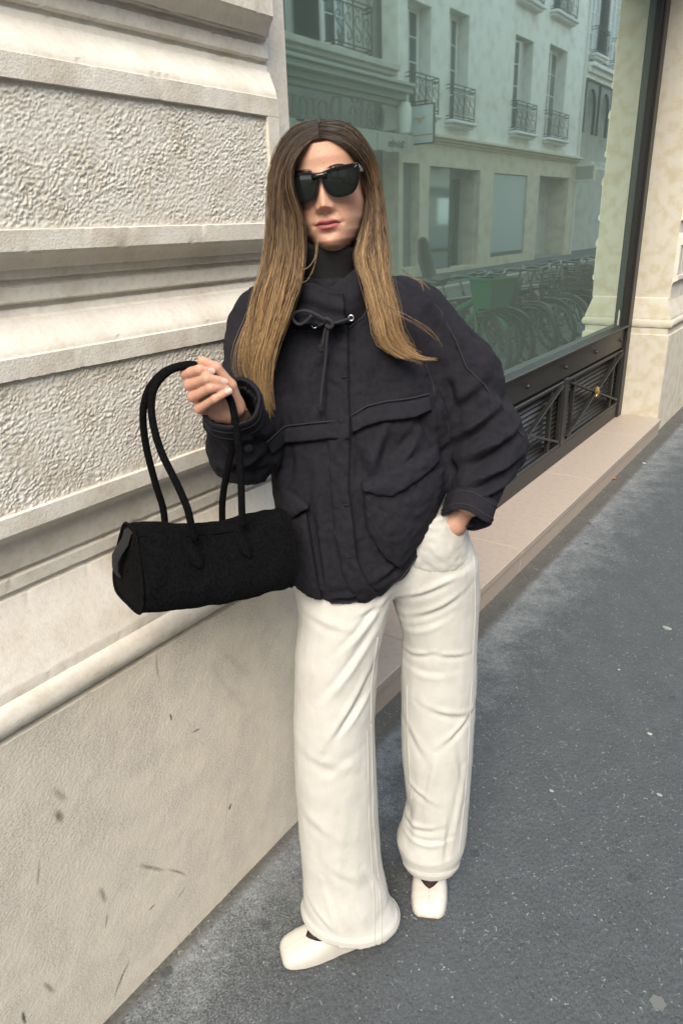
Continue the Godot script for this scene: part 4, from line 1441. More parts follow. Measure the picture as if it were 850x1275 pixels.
# ------------------------------------------------------------------ the woman's clothes
var torso_s: PackedFloat32Array
var leg_r: PackedFloat32Array
var leg_l: PackedFloat32Array
const HEM := [[-0.17, 0.925], [-0.12, 0.897], [-0.09, 0.882], [-0.034, 0.866], [0.02, 0.865], [0.055, 0.874], [0.087, 0.898], [0.154, 0.969], [0.192, 1.046], [0.215, 1.10], [0.25, 1.13]]
var SH_R := Vector3(-0.155, 1.375, -0.195)
var EL_R: Vector3 = Vector3(-0.2016, 1.1736, -0.0750)
var WR_R: Vector3 = Vector3(-0.1952, 1.2747, 0.0550)
var SH_L := Vector3(0.125, 1.375, -0.20)
var UP_L: Vector3 = Vector3(0.2280, 1.2712, -0.1850)
var EL_L: Vector3 = Vector3(0.2751, 1.1358, -0.1550)
var WR_L: Vector3 = Vector3(0.2317, 1.0394, -0.0750)

var AX_R := (WR_R - EL_R).normalized()
var AX_L := (WR_L - EL_L).normalized()

func hem_at(u: float) -> float:
	return look(HEM, u, 1)

func jacket_f(p: Vector3) -> float:
	var t := in_stack(torso_s, p)
	t = maxf(t, p.y - 1.470)
	var sh := cap(p, Vector3(-0.12, 1.385, -0.20), Vector3(0.09, 1.385, -0.205), 0.068, 0.070)
	t = smin(t, sh, 0.05)
	var hem := hem_at(p.x)
	if p.z < -0.14: hem = lerpf(hem, 0.90, clampf((-0.14 - p.z) / 0.08, 0.0, 1.0))
	if p.y < hem + 0.06:
		var below := hem - p.y
		t = maxf(t, -(t + 0.012)) if p.y < hem + 0.03 else t
		t = smin(maxf(t, below), 1e3, 0.001)
	var ar := smin(cap(p, SH_R, EL_R, 0.074, 0.066), cap(p, EL_R, WR_R, 0.066, 0.045), 0.03)
	var al := smin(smin(cap(p, SH_L, UP_L, 0.076, 0.070), cap(p, UP_L, EL_L, 0.070, 0.072), 0.02), cap(p, EL_L, WR_L, 0.072, 0.043), 0.03)
	var k := 0.014 + 0.04 * clampf((p.y - 1.30) * 8.0, 0.0, 1.0)
	var d := smin(t, smin(ar, al, 0.004), k)
	if p.z > -0.16 and p.y < 1.36 and p.y > 1.0:
		d = maxf(d, -cap(p, WR_R - AX_R * 0.045, WR_R + AX_R * 0.10, 0.038, 0.040))
		d = maxf(d, -cap(p, WR_L - AX_L * 0.035, WR_L + AX_L * 0.10, 0.035, 0.037))
	# the neck opening
	return maxf(d, -cap(p, Vector3(-0.03, 1.43, -0.185), Vector3(-0.03, 1.6, -0.18), 0.058, 0.058))

func trouser_f(p: Vector3) -> float:
	var r := in_stack(leg_r, p)
	var l := in_stack(leg_l, p)
	var hr := 0.050 - (p.x + 0.03) * 0.10 - (p.z - 0.05) * 0.02
	var hl := 0.076 + (p.z + 0.085) * 0.42
	if p.y < hr + 0.03:
		r -= 0.0032 * smoothstep(0.026, 0.021, p.y - hr)
		r = maxf(r, hr - p.y)
	if p.y < hl + 0.03:
		l -= 0.0032 * smoothstep(0.026, 0.021, p.y - hl)
		l = maxf(l, hl - p.y)
	var k := 0.004 + 0.05 * clampf((p.y - 0.74) * 6.0, 0.0, 1.0)
	return maxf(smin(r, l, k), p.y - 1.02)

func trouser_calm(p: Vector3) -> float:
	var hem := 0.050 - (p.x + 0.03) * 0.10 if p.x < 0.10 else 0.076 + (p.z + 0.085) * 0.42
	return lerpf(0.1, 1.0, smoothstep(0.025, 0.07, p.y - hem))

func uv2(a: Array) -> PackedVector2Array:
	var o := PackedVector2Array()
	for k in range(0, a.size(), 2): o.append(Vector2(a[k], a[k + 1]))
	return o

func make_cloth_materials() -> void:
	var weave := nnorm(fnl(101, 0.22, 3), 6.0, 512)
	var mottle := ntex(fnl(102, 0.02, 5), [0.0, 0.4, 0.6, 1.0], [g8(0.82), g8(0.94), g8(1.0), g8(1.0)])
	M.jacket = tri_tex(mat(lin(0.0195, 0.019, 0.0250), 0.9), mottle, weave, 7.0, 0.55)
	M.jacket.rim_enabled = true
	M.jacket.rim = 0.04
	M.jacket.metallic_specular = 0.25
	M.jacket.rim_tint = 0.6
	M.jacket_edge = tri_tex(mat(lin(0.024, 0.0235, 0.030), 0.9), mottle, weave, 7.0, 0.55)
	M.knit = tri_tex(mat(lin(0.009, 0.009, 0.010), 0.9), mottle, weave, 9.0, 0.8)
	M.jeans = detail(tri_tex(mat(lin(0.605, 0.595, 0.565), 0.85), ntex(fnl(103, 0.1, 3), [0.0, 0.5, 1.0], [g8(0.90), g8(1.0), g8(1.0)]), nnorm(fnl(104, 0.20, 3), 4.0), 7.0, 0.35),
		ntex(fnl(105, 0.015, 4), [0.0, 0.4, 0.7, 1.0], [Color(0.96, 0.95, 0.93), g8(0.985), g8(1.0), g8(1.0)]), 2.0)
	M.jeans_thread = mat(lin(0.54, 0.525, 0.48), 0.85)
	M.suede = tri_tex(mat(lin(0.0070, 0.0071, 0.0078), 0.95), ntex(fnl(106, 0.03, 5), [0.0, 0.45, 0.6, 1.0], [g8(0.6), g8(0.85), g8(1.0), g8(1.0)]), nnorm(fnl(107, 0.25, 3), 4.0), 9.0, 0.18)
	M.suede.rim_enabled = true
	M.suede.rim = 0.08
	M.suede.metallic_specular = 0.12
	M.suede.rim_tint = 0.7
	M.suede_edge = mat(lin(0.0085, 0.0086, 0.0094), 0.9)
	M.leather = tri_tex(mat(lin(0.63, 0.60, 0.55), 0.32), null, nnorm(fnl(108, 0.12, 3), 3.0), 8.0, 0.15)
	M.skin = StandardMaterial3D.new()
	M.skin.vertex_color_use_as_albedo = true
	M.skin.roughness = 0.48
	M.skin.subsurf_scatter_enabled = true
	M.skin.subsurf_scatter_strength = 0.35
	M.skin.metallic_specular = 0.42
	tri_tex(M.skin, ntex(fnl(109, 0.05, 4), [0.0, 0.4, 1.0], [Color(0.90, 0.87, 0.86), g8(1.0), g8(1.0)]), nnorm(fnl(110, 0.14, 3), 3.0), 9.0, 0.25)
	M.steel = mat(lin(0.62, 0.62, 0.60), 0.25, 1.0)
	M.gold = mat(lin(0.80, 0.55, 0.22), 0.2, 1.0)

func make_jacket(w: Node3D) -> void:
	torso_s = stack([[0.84, -0.03, 0.100, -0.110, 0.098], [0.875, -0.025, 0.125, -0.115, 0.117], [0.92, 0.0, 0.150, -0.12, 0.135], [1.0, 0.010, 0.163, -0.135, 0.142], [1.08, 0.020, 0.182, -0.15, 0.140], [1.2, 0.015, 0.183, -0.17, 0.130], [1.3, -0.005, 0.185, -0.185, 0.115], [1.38, -0.015, 0.165, -0.195, 0.105], [1.43, -0.025, 0.125, -0.195, 0.098], [1.48, -0.03, 0.075, -0.19, 0.085]], 0.83, 1.49)
	var b := MB.new()
	nets(jacket_f, Vector3(-0.33, 0.83, -0.36), Vector3(0.36, 1.49, 0.13), 0.0056, b)
	fold(b, [
		[0.186, 1.155, 0.285, 1.232, 0.00935, 0.0162, 1], [0.203, 1.125, 0.333, 1.192, 0.0102, 0.01755, 1], [0.213, 1.088, 0.334, 1.134, 0.00935, 0.0162, 1], [0.225, 1.064, 0.319, 1.089, 0.0085, 0.01215, 1], [0.166, 1.290, 0.201, 1.193, 0.00935, 0.01215, -1], [0.193, 1.231, 0.253, 1.284, 0.0119, 0.0081, 1], [0.240, 1.266, 0.321, 1.201, 0.0136, 0.0081, -1], [0.171, 1.187, 0.201, 1.089, 0.0085, -0.0135, 0], [0.253, 1.195, 0.325, 1.145, 0.0068, -0.0081, 0], [0.214, 1.067, 0.271, 1.023, 0.0068, 0.0081, 1], [0.134, 1.444, 0.190, 1.368, 0.0119, 0.0054, 1], [0.194, 1.384, 0.243, 1.307, 0.017, 0.00675, 1], [0.125, 1.255, 0.164, 1.161, 0.0085, -0.0135, 0], [0.017, 1.198, 0.049, 1.111, 0.0119, 0.0081, 1], [0.064, 1.212, 0.034, 1.127, 0.0102, 0.00945, -1], [0.094, 1.203, 0.064, 1.142, 0.0102, -0.0081, 0], [0.131, 1.193, 0.087, 1.140, 0.0102, 0.0108, 1], [0.018, 1.101, 0.028, 0.951, 0.0085, -0.00945, 0], [0.047, 1.054, 0.100, 0.952, 0.0102, 0.0081, 1], [0.094, 1.045, 0.155, 1.076, 0.0102, 0.0081, 1], [0.117, 1.010, 0.162, 1.108, 0.0085, 0.0081, -1], [0.038, 0.924, 0.092, 0.957, 0.0085, 0.00945, 1], [0.062, 0.953, 0.124, 0.968, 0.0085, -0.0081, 0], [0.003, 1.088, 0.014, 0.919, 0.0068, -0.01215, 0], [0.014, 1.175, 0.008, 1.096, 0.0068, -0.0081, 0], [-0.138, 1.161, -0.134, 1.047, 0.0102, 0.0081, 1], [-0.114, 1.171, -0.125, 1.084, 0.0085, -0.0081, 0], [-0.069, 1.177, -0.063, 1.049, 0.0136, 0.00675, 1], [-0.062, 1.057, -0.049, 0.894, 0.0119, 0.0081, -1], [-0.081, 1.062, -0.059, 0.888, 0.0068, -0.01215, 0], [-0.105, 0.962, -0.065, 0.900, 0.0085, 0.00675, 1], [-0.078, 1.334, -0.096, 1.216, 0.017, 0.0054, 1], [-0.121, 1.361, -0.138, 1.211, 0.0136, -0.00675, 0], [-0.048, 1.348, -0.059, 1.230, 0.0153, -0.00405, 0], [0.031, 1.359, 0.022, 1.258, 0.0153, 0.0054, 1], [0.067, 1.343, 0.126, 1.268, 0.017, 0.0054, -1], [0.098, 1.380, 0.144, 1.291, 0.0153, -0.00675, 0], [-0.050, 0.882, 0.029, 0.898, 0.0068, 0.0081, 1], [-0.127, 0.902, -0.066, 0.877, 0.0068, 0.0081, 1], [-0.246, 1.306, -0.249, 1.167, 0.0119, 0.0081, 1], [-0.229, 1.161, -0.154, 1.189, 0.0102, 0.0135, 1], [-0.240, 1.182, -0.178, 1.117, 0.0119, 0.01215, -1], [-0.203, 1.243, -0.149, 1.220, 0.0085, 0.0108, 1], [-0.253, 1.243, -0.217, 1.182, 0.0102, -0.00945, 0], [-0.204, 1.145, -0.152, 1.144, 0.0085, -0.0108, 0], [-0.224, 1.398, -0.244, 1.323, 0.0119, 0.0081, 1], [-0.167, 1.249, -0.148, 1.174, 0.0085, -0.0108, 0]
	], 0.0044, 120, Vector3(1.3, 0.7, 1.0))
	var j := put("jacket", b, M.jacket, w, -1)
	j.set_meta("label", "oversized black cotton jacket with yoke flaps and patch pockets")
	var F := jacket_f
	# storm flaps across the chest
	put("yoke_flap", patch(F, uv2([-0.1486, 1.2012, -0.0724, 1.2175, -0.0026, 1.2261]), uv2([-0.1444, 1.1748, -0.0765, 1.1884, -0.0420, 1.1951, -0.0034, 1.1955]), 0.006, 30, 7, 0.002, 0.006), M.jacket, j, -1)
	put("yoke_flap", patch(F, uv2([0.0020, 1.2321, 0.0332, 1.2477, 0.0654, 1.2527, 0.1097, 1.2532, 0.1556, 1.2552]), uv2([0.0028, 1.2061, 0.0296, 1.2175, 0.0591, 1.2242, 0.1198, 1.2241, 0.1546, 1.2311]), 0.006, 34, 7, 0.002, 0.007), M.jacket, j, -1)
	# button placket, its edge wandering down to the hem
	put("placket", patch(F, uv2([-0.0368, 1.3909, -0.0428, 1.3041, -0.0454, 1.2259, -0.0414, 1.1232, -0.0342, 1.0179, -0.0227, 0.9404, 0.0070, 0.8751]), uv2([0.0006, 1.3982, -0.0009, 1.2893, -0.0004, 1.1970, -0.0057, 1.1078, 0.0015, 1.0352, 0.0061, 0.9716, 0.0268, 0.9180, 0.0496, 0.8775]), 0.005, 90, 9, 0.0025, 0.003, 0.0022, 31), M.jacket, j, -1)
	for q in [[-0.0092, 1.3032], [-0.0121, 1.1508], [-0.0111, 1.0762], [-0.0076, 0.9788]]:
		var bn := MB.new()
		var c := front(F, q[0], q[1]) + Vector3(0, 0, 0.009)
		bn.tube(PackedVector3Array([c + Vector3(-0.005, 0, 0), c + Vector3(0.005, 0.0006, 0)]), PackedFloat32Array([0.0016]), 6)
		put("buttonhole", bn, M.knit, j)
	# patch pockets and their flaps
	put("pocket", patch(F, uv2([-0.1312, 1.0467, -0.1095, 1.0449, -0.0876, 1.0558]), uv2([-0.1335, 0.8914, -0.0971, 0.8779, -0.0638, 0.8806]), 0.010, 20, 26, 0.014, 0.0, 0.002, 32), M.jacket, j, -1)
	put("pocket_flap", patch(F, uv2([-0.1375, 1.0911, -0.1105, 1.0871, -0.0826, 1.0717]), uv2([-0.1376, 1.0419, -0.1159, 1.0401, -0.0824, 1.0688]), 0.016, 22, 10, 0.008, 0.006, 0.002, 33), M.jacket, j, -1)
	put("pocket", patch(F, uv2([0.0200, 1.1087, 0.0607, 1.1107, 0.1243, 1.1231, 0.1806, 1.1163]), uv2([0.0245, 1.0341, 0.0587, 0.9702, 0.0912, 0.9399, 0.1648, 1.0132]), 0.010, 30, 30, 0.013, 0.0, 0.003, 34), M.jacket, j, -1)
	put("pocket_flap", patch(F, uv2([0.0171, 1.1183, 0.0609, 1.1345, 0.1091, 1.1504, 0.1643, 1.1645]), uv2([0.0184, 1.1089, 0.0481, 1.0955, 0.0736, 1.0916, 0.1164, 1.1091, 0.1710, 1.1374]), 0.018, 34, 10, 0.007, 0.006, 0.003, 35), M.jacket, j, -1)
	# seams: narrow welts a shade paler where the dye has worn
	var sm := [
		uv2([-0.1483, 1.2058, -0.0722, 1.2221, -0.0024, 1.2307]), uv2([0.0021, 1.2366, 0.0332, 1.2521, 0.0655, 1.2572, 0.1097, 1.2577, 0.1555, 1.2596]),
		uv2([-0.1442, 1.1779, -0.0763, 1.1915, -0.0033, 1.1986]), uv2([0.0029, 1.2091, 0.0591, 1.2272, 0.1197, 1.2272, 0.1546, 1.2342]),
		uv2([0.1248, 1.4568, 0.1722, 1.4074, 0.2031, 1.3495, 0.2207, 1.3045, 0.2561, 1.2712, 0.2807, 1.2308, 0.2890, 1.2096]),
		uv2([0.2890, 1.2096, 0.3167, 1.1934, 0.3406, 1.1597]),
		uv2([0.1445, 1.3113, 0.1590, 1.2751, 0.1642, 1.2443]),
		uv2([-0.1284, 0.8842, -0.0659, 0.8699, -0.0026, 0.8728, 0.0512, 0.8811]), uv2([0.0576, 0.8916, 0.0912, 0.9136, 0.1396, 0.9655]),
		uv2([-0.0388, 1.1135, -0.0327, 1.0178, -0.0196, 0.9403, 0.0072, 0.8858]), uv2([-0.0442, 1.2182, -0.0403, 1.1136]),
		uv2([0.0927, 0.9692, 0.1242, 0.9944, 0.1689, 1.0384]), uv2([0.0886, 1.0879, 0.1082, 1.0256, 0.1367, 0.9838]),
		uv2([-0.1291, 1.0239, -0.1274, 0.9082]), uv2([-0.0919, 1.0250, -0.0740, 0.9005]),
		uv2([-0.1031, 1.3846, -0.0690, 1.3828, -0.0373, 1.3783]), uv2([0.0018, 1.3870, 0.0281, 1.4045, 0.0465, 1.4352]),
	]
	for q in sm:
		var s := MB.new()
		var pts := seam(F, q, 0.0012, 0.006 if q == sm[0] or q == sm[1] else 0.0006)
		s.tube(pts, PackedFloat32Array([0.0015]), 6)
		put("seam", s, M.jacket_edge, j, -1)
	# cuffs: bands closing both sleeves
	for q in [[WR_R, (WR_R - EL_R).normalized(), 0.045, 0.046, 0.040], [WR_L, (WR_L - EL_L).normalized(), 0.046, 0.040, 0.042]]:
		var ax: Vector3 = q[1]
		var cu := MB.new()
		var x := Vector3.UP.cross(ax).normalized()
		var y := ax.cross(x)
		var R: float = q[2]
		var prof := [[-0.006, R - 0.004], [-0.005, R + 0.003], [0.0, R + 0.0045], [0.018, R + 0.004], [0.034, R + 0.004], [q[3], R + 0.004], [q[3] + 0.003, R + 0.001], [q[3] + 0.001, R - 0.003], [0.02, R - 0.004], [-0.004, R - 0.006]]
		for pr in prof:
			for k in 40:
				var a := TAU * k / 40.0
				var rr: float = pr[1] * (1.0 + 0.05 * sin(a * 2.0 + 0.6) + 0.02 * sin(a * 7.0))
				cu.v.append(q[0] + ax * (pr[0] - 0.012 + 0.004 * sin(a * 3.0)) + (x * cos(a) + y * sin(a)) * rr)
		cu.weave(0, prof.size(), 40, true)
		var cuff := put("cuff", cu, M.jacket, j, 60)
		for off in [0.003, 0.030]:
			var st := MB.new()
			var ring := PackedVector3Array()
			for k in 40:
				var a := TAU * k / 40.0
				ring.append(q[0] + ax * (off - 0.010 + 0.004 * sin(a * 3.0)) + (x * cos(a) + y * sin(a)) * (R + 0.0045) * (1.0 + 0.05 * sin(a * 2.0 + 0.6) + 0.02 * sin(a * 7.0)))
			st.tube(ring, PackedFloat32Array([0.0012]), 5, true)
			put("stitching", st, M.jacket_edge, cuff, -1)
	var sn := MB.new()
	sn.lathe(PackedVector2Array([Vector2(0.008, 0.0), Vector2(0.008, 0.002), Vector2(0.0055, 0.003), Vector2(0.0045, 0.0018), Vector2(0.001, 0.002)]), front(F, -0.1774, 1.2076) + Vector3(0, 0, 0.002), Vector3(0, 0.1, 1), 14)
	put("cuff_button", sn, mat(lin(0.05, 0.05, 0.05), 0.3, 0.8), j)
	# stand collar, lapped over at the front
	var co := MB.new()
	var nr := 11
	var nc := 64
	for r in nr:
		var t := r / (nr - 1.0)
		var inner := r > 6
		var s := clampf(t / 0.6, 0.0, 1.0) if not inner else 1.0 - clampf((t - 0.7) / 0.3, 0.0, 1.0)
		for k in nc:
			var a := TAU * k / nc
			var fr := sin(a)   # +1 at the front
			var top := 1.490 - 0.028 * fr + 0.022 * maxf(cos(a), 0.0) + 0.012 * cos(a) + 0.004 * sin(a * 3.0)
			var bottom := 1.400 - 0.004 * fr + 0.030 * (1.0 - fr) * 0.5
			var ru := lerpf(0.094, 0.076, s) + 0.005 * sin(a * 5.0 + s * 4.0) - (0.007 if inner else 0.0)
			var rw := lerpf(0.112, 0.092, s) + 0.005 * sin(a * 4.0 + s * 6.0) - (0.007 if inner else 0.0)
			if r == 0: ru -= 0.006; rw -= 0.008
			co.v.append(Vector3(-0.026 + cos(a) * ru, lerpf(bottom, top, s) + (0.002 if r == 6 else 0.0), -0.178 + sin(a) * rw))
	co.weave(0, nr, nc, true, true)
	var collar := put("collar", co, M.jacket, j, -1)
	var cf := MB.new()
	var rows := 16
	var colsn := 22
	for r in rows + 2:
		for k in colsn + 2:
			var s := clampf((r - 1.0) / (rows - 1.0), 0.0, 1.0)
			var t := clampf((k - 1.0) / (colsn - 1.0), 0.0, 1.0)
			var a := lerpf(2.35, 1.36, t)
			var edge := r == 0 or r == rows + 1 or k == 0 or k == colsn + 1
			var ru := lerpf(0.099, 0.086, s)
			var rw := lerpf(0.117, 0.104, s)
			var lift := (-0.004 if edge else 0.0095 + 0.0045 * sin(s * 9.0 + t * 3.0) * sin(PI * s) + 0.004 * t * s)
			var y := lerpf(1.397, 1.463 - 0.006 * t + 0.006 * sin(t * 5.0), s)
			cf.v.append(Vector3(-0.026 + cos(a) * (ru + lift), y, -0.178 + sin(a) * (rw + lift)))
	cf.weave(0, rows + 2, colsn + 2)
	put("collar_flap", cf, M.jacket, collar, -1)
	# drawcord: two eyelets, a bow, two hanging ends with stoppers
	var FW := -0.060
	for q in [Vector3(-0.0584, 1.3965, -0.0640), Vector3(0.0061, 1.4073, -0.0620)]:
		var ey := MB.new()
		var ring := PackedVector3Array()
		for k in 16: ring.append(q + Vector3(cos(TAU * k / 16.0) * 0.0047, sin(TAU * k / 16.0) * 0.0047, 0))
		ey.tube(ring, PackedFloat32Array([0.0016]), 6, true)
		put("eyelet", ey, M.steel, j, -1)
	var cord := MB.new()
	var cr := PackedFloat32Array([0.0026])
	var sp := func(a: Array) -> PackedVector3Array:
		var c := Curve3D.new()
		for k in a.size():
			var tg: Vector3 = (a[mini(k + 1, a.size() - 1)] - a[maxi(k - 1, 0)]) * 0.17
			c.add_point(a[k], -tg, tg)
		c.bake_interval = 0.004
		return c.get_baked_points()
	cord.tube(sp.call([Vector3(0.0065, 1.4068, -0.0660), Vector3(-0.0063, 1.4044, -0.0550), Vector3(-0.0205, 1.4013, -0.0500), Vector3(-0.0330, 1.4022, -0.0460)]), cr, 7)
	cord.tube(sp.call([Vector3(-0.0579, 1.3963, -0.0660), Vector3(-0.0489, 1.3974, -0.0550), Vector3(-0.0401, 1.4019, -0.0500), Vector3(-0.0329, 1.4049, -0.0460)]), cr, 7)
	cord.tube(sp.call([Vector3(-0.0330, 1.4024, -0.0440), Vector3(-0.0507, 1.4150, -0.0460), Vector3(-0.0732, 1.4227, -0.0550), Vector3(-0.0920, 1.4187, -0.0600), Vector3(-0.0954, 1.4078, -0.0600), Vector3(-0.0857, 1.3997, -0.0560), Vector3(-0.0739, 1.4040, -0.0520), Vector3(-0.0619, 1.4153, -0.0460)]), PackedFloat32Array([0.0028]), 7)
	cord.tube(sp.call([Vector3(-0.0330, 1.4024, -0.0440), Vector3(-0.0390, 1.3917, -0.0440), Vector3(-0.0424, 1.3777, -0.0460), Vector3(-0.0459, 1.3623, -0.0470)]), cr, 7)
	cord.tube(sp.call([Vector3(-0.0316, 1.4010, -0.0440), Vector3(-0.0367, 1.3775, -0.0460), Vector3(-0.0413, 1.3352, -0.0480), Vector3(-0.0486, 1.2930, -0.0440), Vector3(-0.0527, 1.2603, -0.0400)]), cr, 7)
	cord.tube(sp.call([Vector3(-0.0397, 1.4094, -0.0440), Vector3(-0.0326, 1.4086, -0.0380), Vector3(-0.0259, 1.4016, -0.0380), Vector3(-0.0304, 1.3947, -0.0400), Vector3(-0.0386, 1.3988, -0.0420)]), PackedFloat32Array([0.0034]), 7)
	put("drawcord", cord, M.jacket_edge, j, -1)
	for q in [Vector3(-0.0481, 1.3584, -0.0460), Vector3(-0.0544, 1.2534, -0.0380)]:
		var kn := MB.new()
		kn.box(q, Vector3(0.010, 0.013, 0.009), 0.002, Basis(Vector3(0, 0, 1), 0.12))
		put("cord_stopper", kn, M.knit, j)
	# black rollneck inside the collar
	var tn := MB.new()
	var NK := [[1.41, 0.062, 0.066], [1.44, 0.057, 0.062], [1.47, 0.053, 0.058], [1.500, 0.054, 0.060], [1.526, 0.060, 0.068], [1.535, 0.058, 0.066], [1.525, 0.052, 0.060]]
	for r in NK:
		for k in 72:
			var a := TAU * k / 72.0
			var rib := 0.0006 * (1.0 if k % 2 == 0 else -1.0)
			tn.v.append(Vector3(-0.033 + cos(a) * (r[1] + rib), r[0] - 0.010 * sin(a) - 0.008 * cos(a) * clampf((r[0] - 1.45) * 12.0, 0.0, 1.0), -0.175 + sin(a) * (r[2] + rib)))
	tn.weave(0, NK.size(), 72, true, true)
	put("rollneck", tn, M.knit, w, -1)

func make_trousers(w: Node3D) -> void:
	leg_r = stack([[-0.01, -0.022, 0.122, 0.040, 0.080], [0.05, -0.030, 0.112, 0.036, 0.080], [0.10, -0.040, 0.099, 0.020, 0.088], [0.20, -0.047, 0.092, -0.004, 0.090], [0.30, -0.051, 0.091, -0.018, 0.090], [0.42, -0.053, 0.091, -0.032, 0.092], [0.54, -0.053, 0.089, -0.045, 0.094], [0.70, -0.042, 0.089, -0.066, 0.096], [0.80, -0.025, 0.094, -0.085, 0.100], [0.88, -0.02, 0.110, -0.105, 0.098], [1.02, 0.01, 0.12, -0.13, 0.095]], -0.02, 1.03)
	leg_l = stack([[0.02, 0.170, 0.046, -0.090, 0.078], [0.06, 0.170, 0.052, -0.090, 0.078], [0.09, 0.170, 0.063, -0.092, 0.080], [0.115, 0.171, 0.076, -0.092, 0.086], [0.15, 0.172, 0.084, -0.094, 0.090], [0.20, 0.181, 0.079, -0.100, 0.086], [0.26, 0.187, 0.074, -0.104, 0.084], [0.40, 0.185, 0.083, -0.117, 0.086], [0.56, 0.187, 0.085, -0.135, 0.088], [0.70, 0.189, 0.084, -0.150, 0.092], [0.80, 0.178, 0.096, -0.155, 0.098], [0.88, 0.155, 0.112, -0.15, 0.104], [0.95, 0.135, 0.108, -0.15, 0.104], [1.02, 0.12, 0.10, -0.15, 0.10]], 0.0, 1.03)
	var b := MB.new()
	nets(trouser_f, Vector3(-0.18, -0.02, -0.27), Vector3(0.30, 1.03, 0.15), 0.0042, b)
	fold(b, [
		[0.071, 0.866, -0.038, 0.756, 0.00792, 0.00387, 1], [0.061, 0.822, -0.076, 0.646, 0.00858, 0.0043, 1], [0.047, 0.749, -0.076, 0.549, 0.00858, 0.00473, -1], [0.041, 0.674, -0.053, 0.563, 0.0066, 0.00301, 1], [-0.103, 0.841, -0.004, 0.815, 0.00924, 0.00258, 1], [-0.003, 0.842, 0.065, 0.855, 0.0066, 0.00258, 1], [-0.130, 0.537, -0.018, 0.502, 0.0132, 0.00215, 1], [-0.081, 0.471, 0.006, 0.523, 0.01188, 0.00172, -1], [-0.127, 0.379, -0.051, 0.331, 0.0132, 0.00215, 1], [-0.031, 0.419, -0.055, 0.210, 0.01188, 0.00172, 1], [-0.094, 0.341, -0.110, 0.174, 0.01056, -0.00172, 0], [-0.121, 0.143, -0.023, 0.054, 0.00726, 0.00344, 1], [-0.090, 0.209, -0.050, 0.062, 0.00792, 0.00301, -1], [-0.020, 0.171, 0.014, 0.068, 0.00792, 0.00258, 1], [0.009, 0.233, 0.049, 0.132, 0.0066, 0.00344, 1], [0.050, 0.146, 0.075, 0.041, 0.0066, 0.00344, -1], [0.034, 0.095, 0.071, 0.014, 0.00594, -0.00258, 0], [-0.071, 0.258, -0.001, 0.208, 0.01056, 0.00215, 1], [0.097, 0.845, 0.202, 0.895, 0.00726, 0.00344, 1], [0.102, 0.787, 0.228, 0.860, 0.00792, 0.00387, 1], [0.105, 0.738, 0.197, 0.794, 0.00792, 0.00258, -1], [0.130, 0.940, 0.226, 0.958, 0.0066, 0.00258, 1], [0.163, 0.884, 0.248, 0.896, 0.00792, 0.00215, -1], [0.102, 0.682, 0.165, 0.713, 0.00594, 0.00344, 1], [0.165, 0.713, 0.242, 0.699, 0.00594, 0.00301, 1], [0.105, 0.644, 0.200, 0.652, 0.00924, 0.00215, -1], [0.149, 0.580, 0.255, 0.545, 0.00792, 0.00387, 1], [0.255, 0.549, 0.177, 0.481, 0.00792, 0.00387, -1], [0.105, 0.527, 0.160, 0.436, 0.00924, 0.00258, 1], [0.176, 0.478, 0.149, 0.292, 0.00924, 0.00301, 1], [0.206, 0.499, 0.235, 0.314, 0.00792, 0.00258, -1], [0.095, 0.363, 0.178, 0.326, 0.00792, 0.00258, 1], [0.241, 0.408, 0.211, 0.191, 0.00726, 0.00301, 1], [0.089, 0.226, 0.178, 0.263, 0.00726, 0.0043, 1], [0.094, 0.196, 0.206, 0.219, 0.0066, 0.00344, -1], [0.132, 0.313, 0.123, 0.190, 0.00792, 0.00301, 1], [0.196, 0.311, 0.187, 0.150, 0.00726, 0.00344, -1], [0.113, 0.150, 0.208, 0.163, 0.00594, 0.00215, 1]
	], 0.0019, 140, Vector3(1.2, 0.45, 1.2), true)
	var t := put("jeans", b, M.jeans, w, -1)
	t.set_meta("label", "wide cream jeans")
	var F := trouser_f
	# the pocket mouth over her hand
	put("pocket_edge", patch(F, uv2([0.1217, 1.0233, 0.1686, 1.0089, 0.1973, 1.0046, 0.2314, 1.0271]), uv2([0.1168, 0.9128, 0.1696, 0.9036, 0.2053, 0.9026, 0.2437, 0.9183]), 0.009, 30, 26, 0.005, -0.0105), M.jeans, t, -1)
	for q in [[leg_r, 0], [leg_l, 1]]:
		var hs := MB.new()
		var ring := PackedVector3Array()
		for k in 80:
			var a := TAU * k / 80.0
			var st: PackedFloat32Array = q[0]
			var y: float = 0.07
			var p := Vector3.ZERO
			for it in 4:
				var f := clampf((y - st[0]) * st[1], 0.0, st[2] - 1.001)
				var o := 3 + int(f) * 4
				p = Vector3(st[o] + cos(a) * (st[o + 1] + 0.0035), y, st[o + 2] + sin(a) * (st[o + 3] + 0.0035))
				y = 0.016 + (0.050 - (p.x + 0.03) * 0.10 - (p.z - 0.05) * 0.02 if q[1] == 0 else 0.076 + (p.z + 0.085) * 0.42)
			ring.append(p)
		hs.tube(ring, PackedFloat32Array([0.0011]), 5, true)
		put("hem_stitching", hs, M.jeans_thread, t, -1)
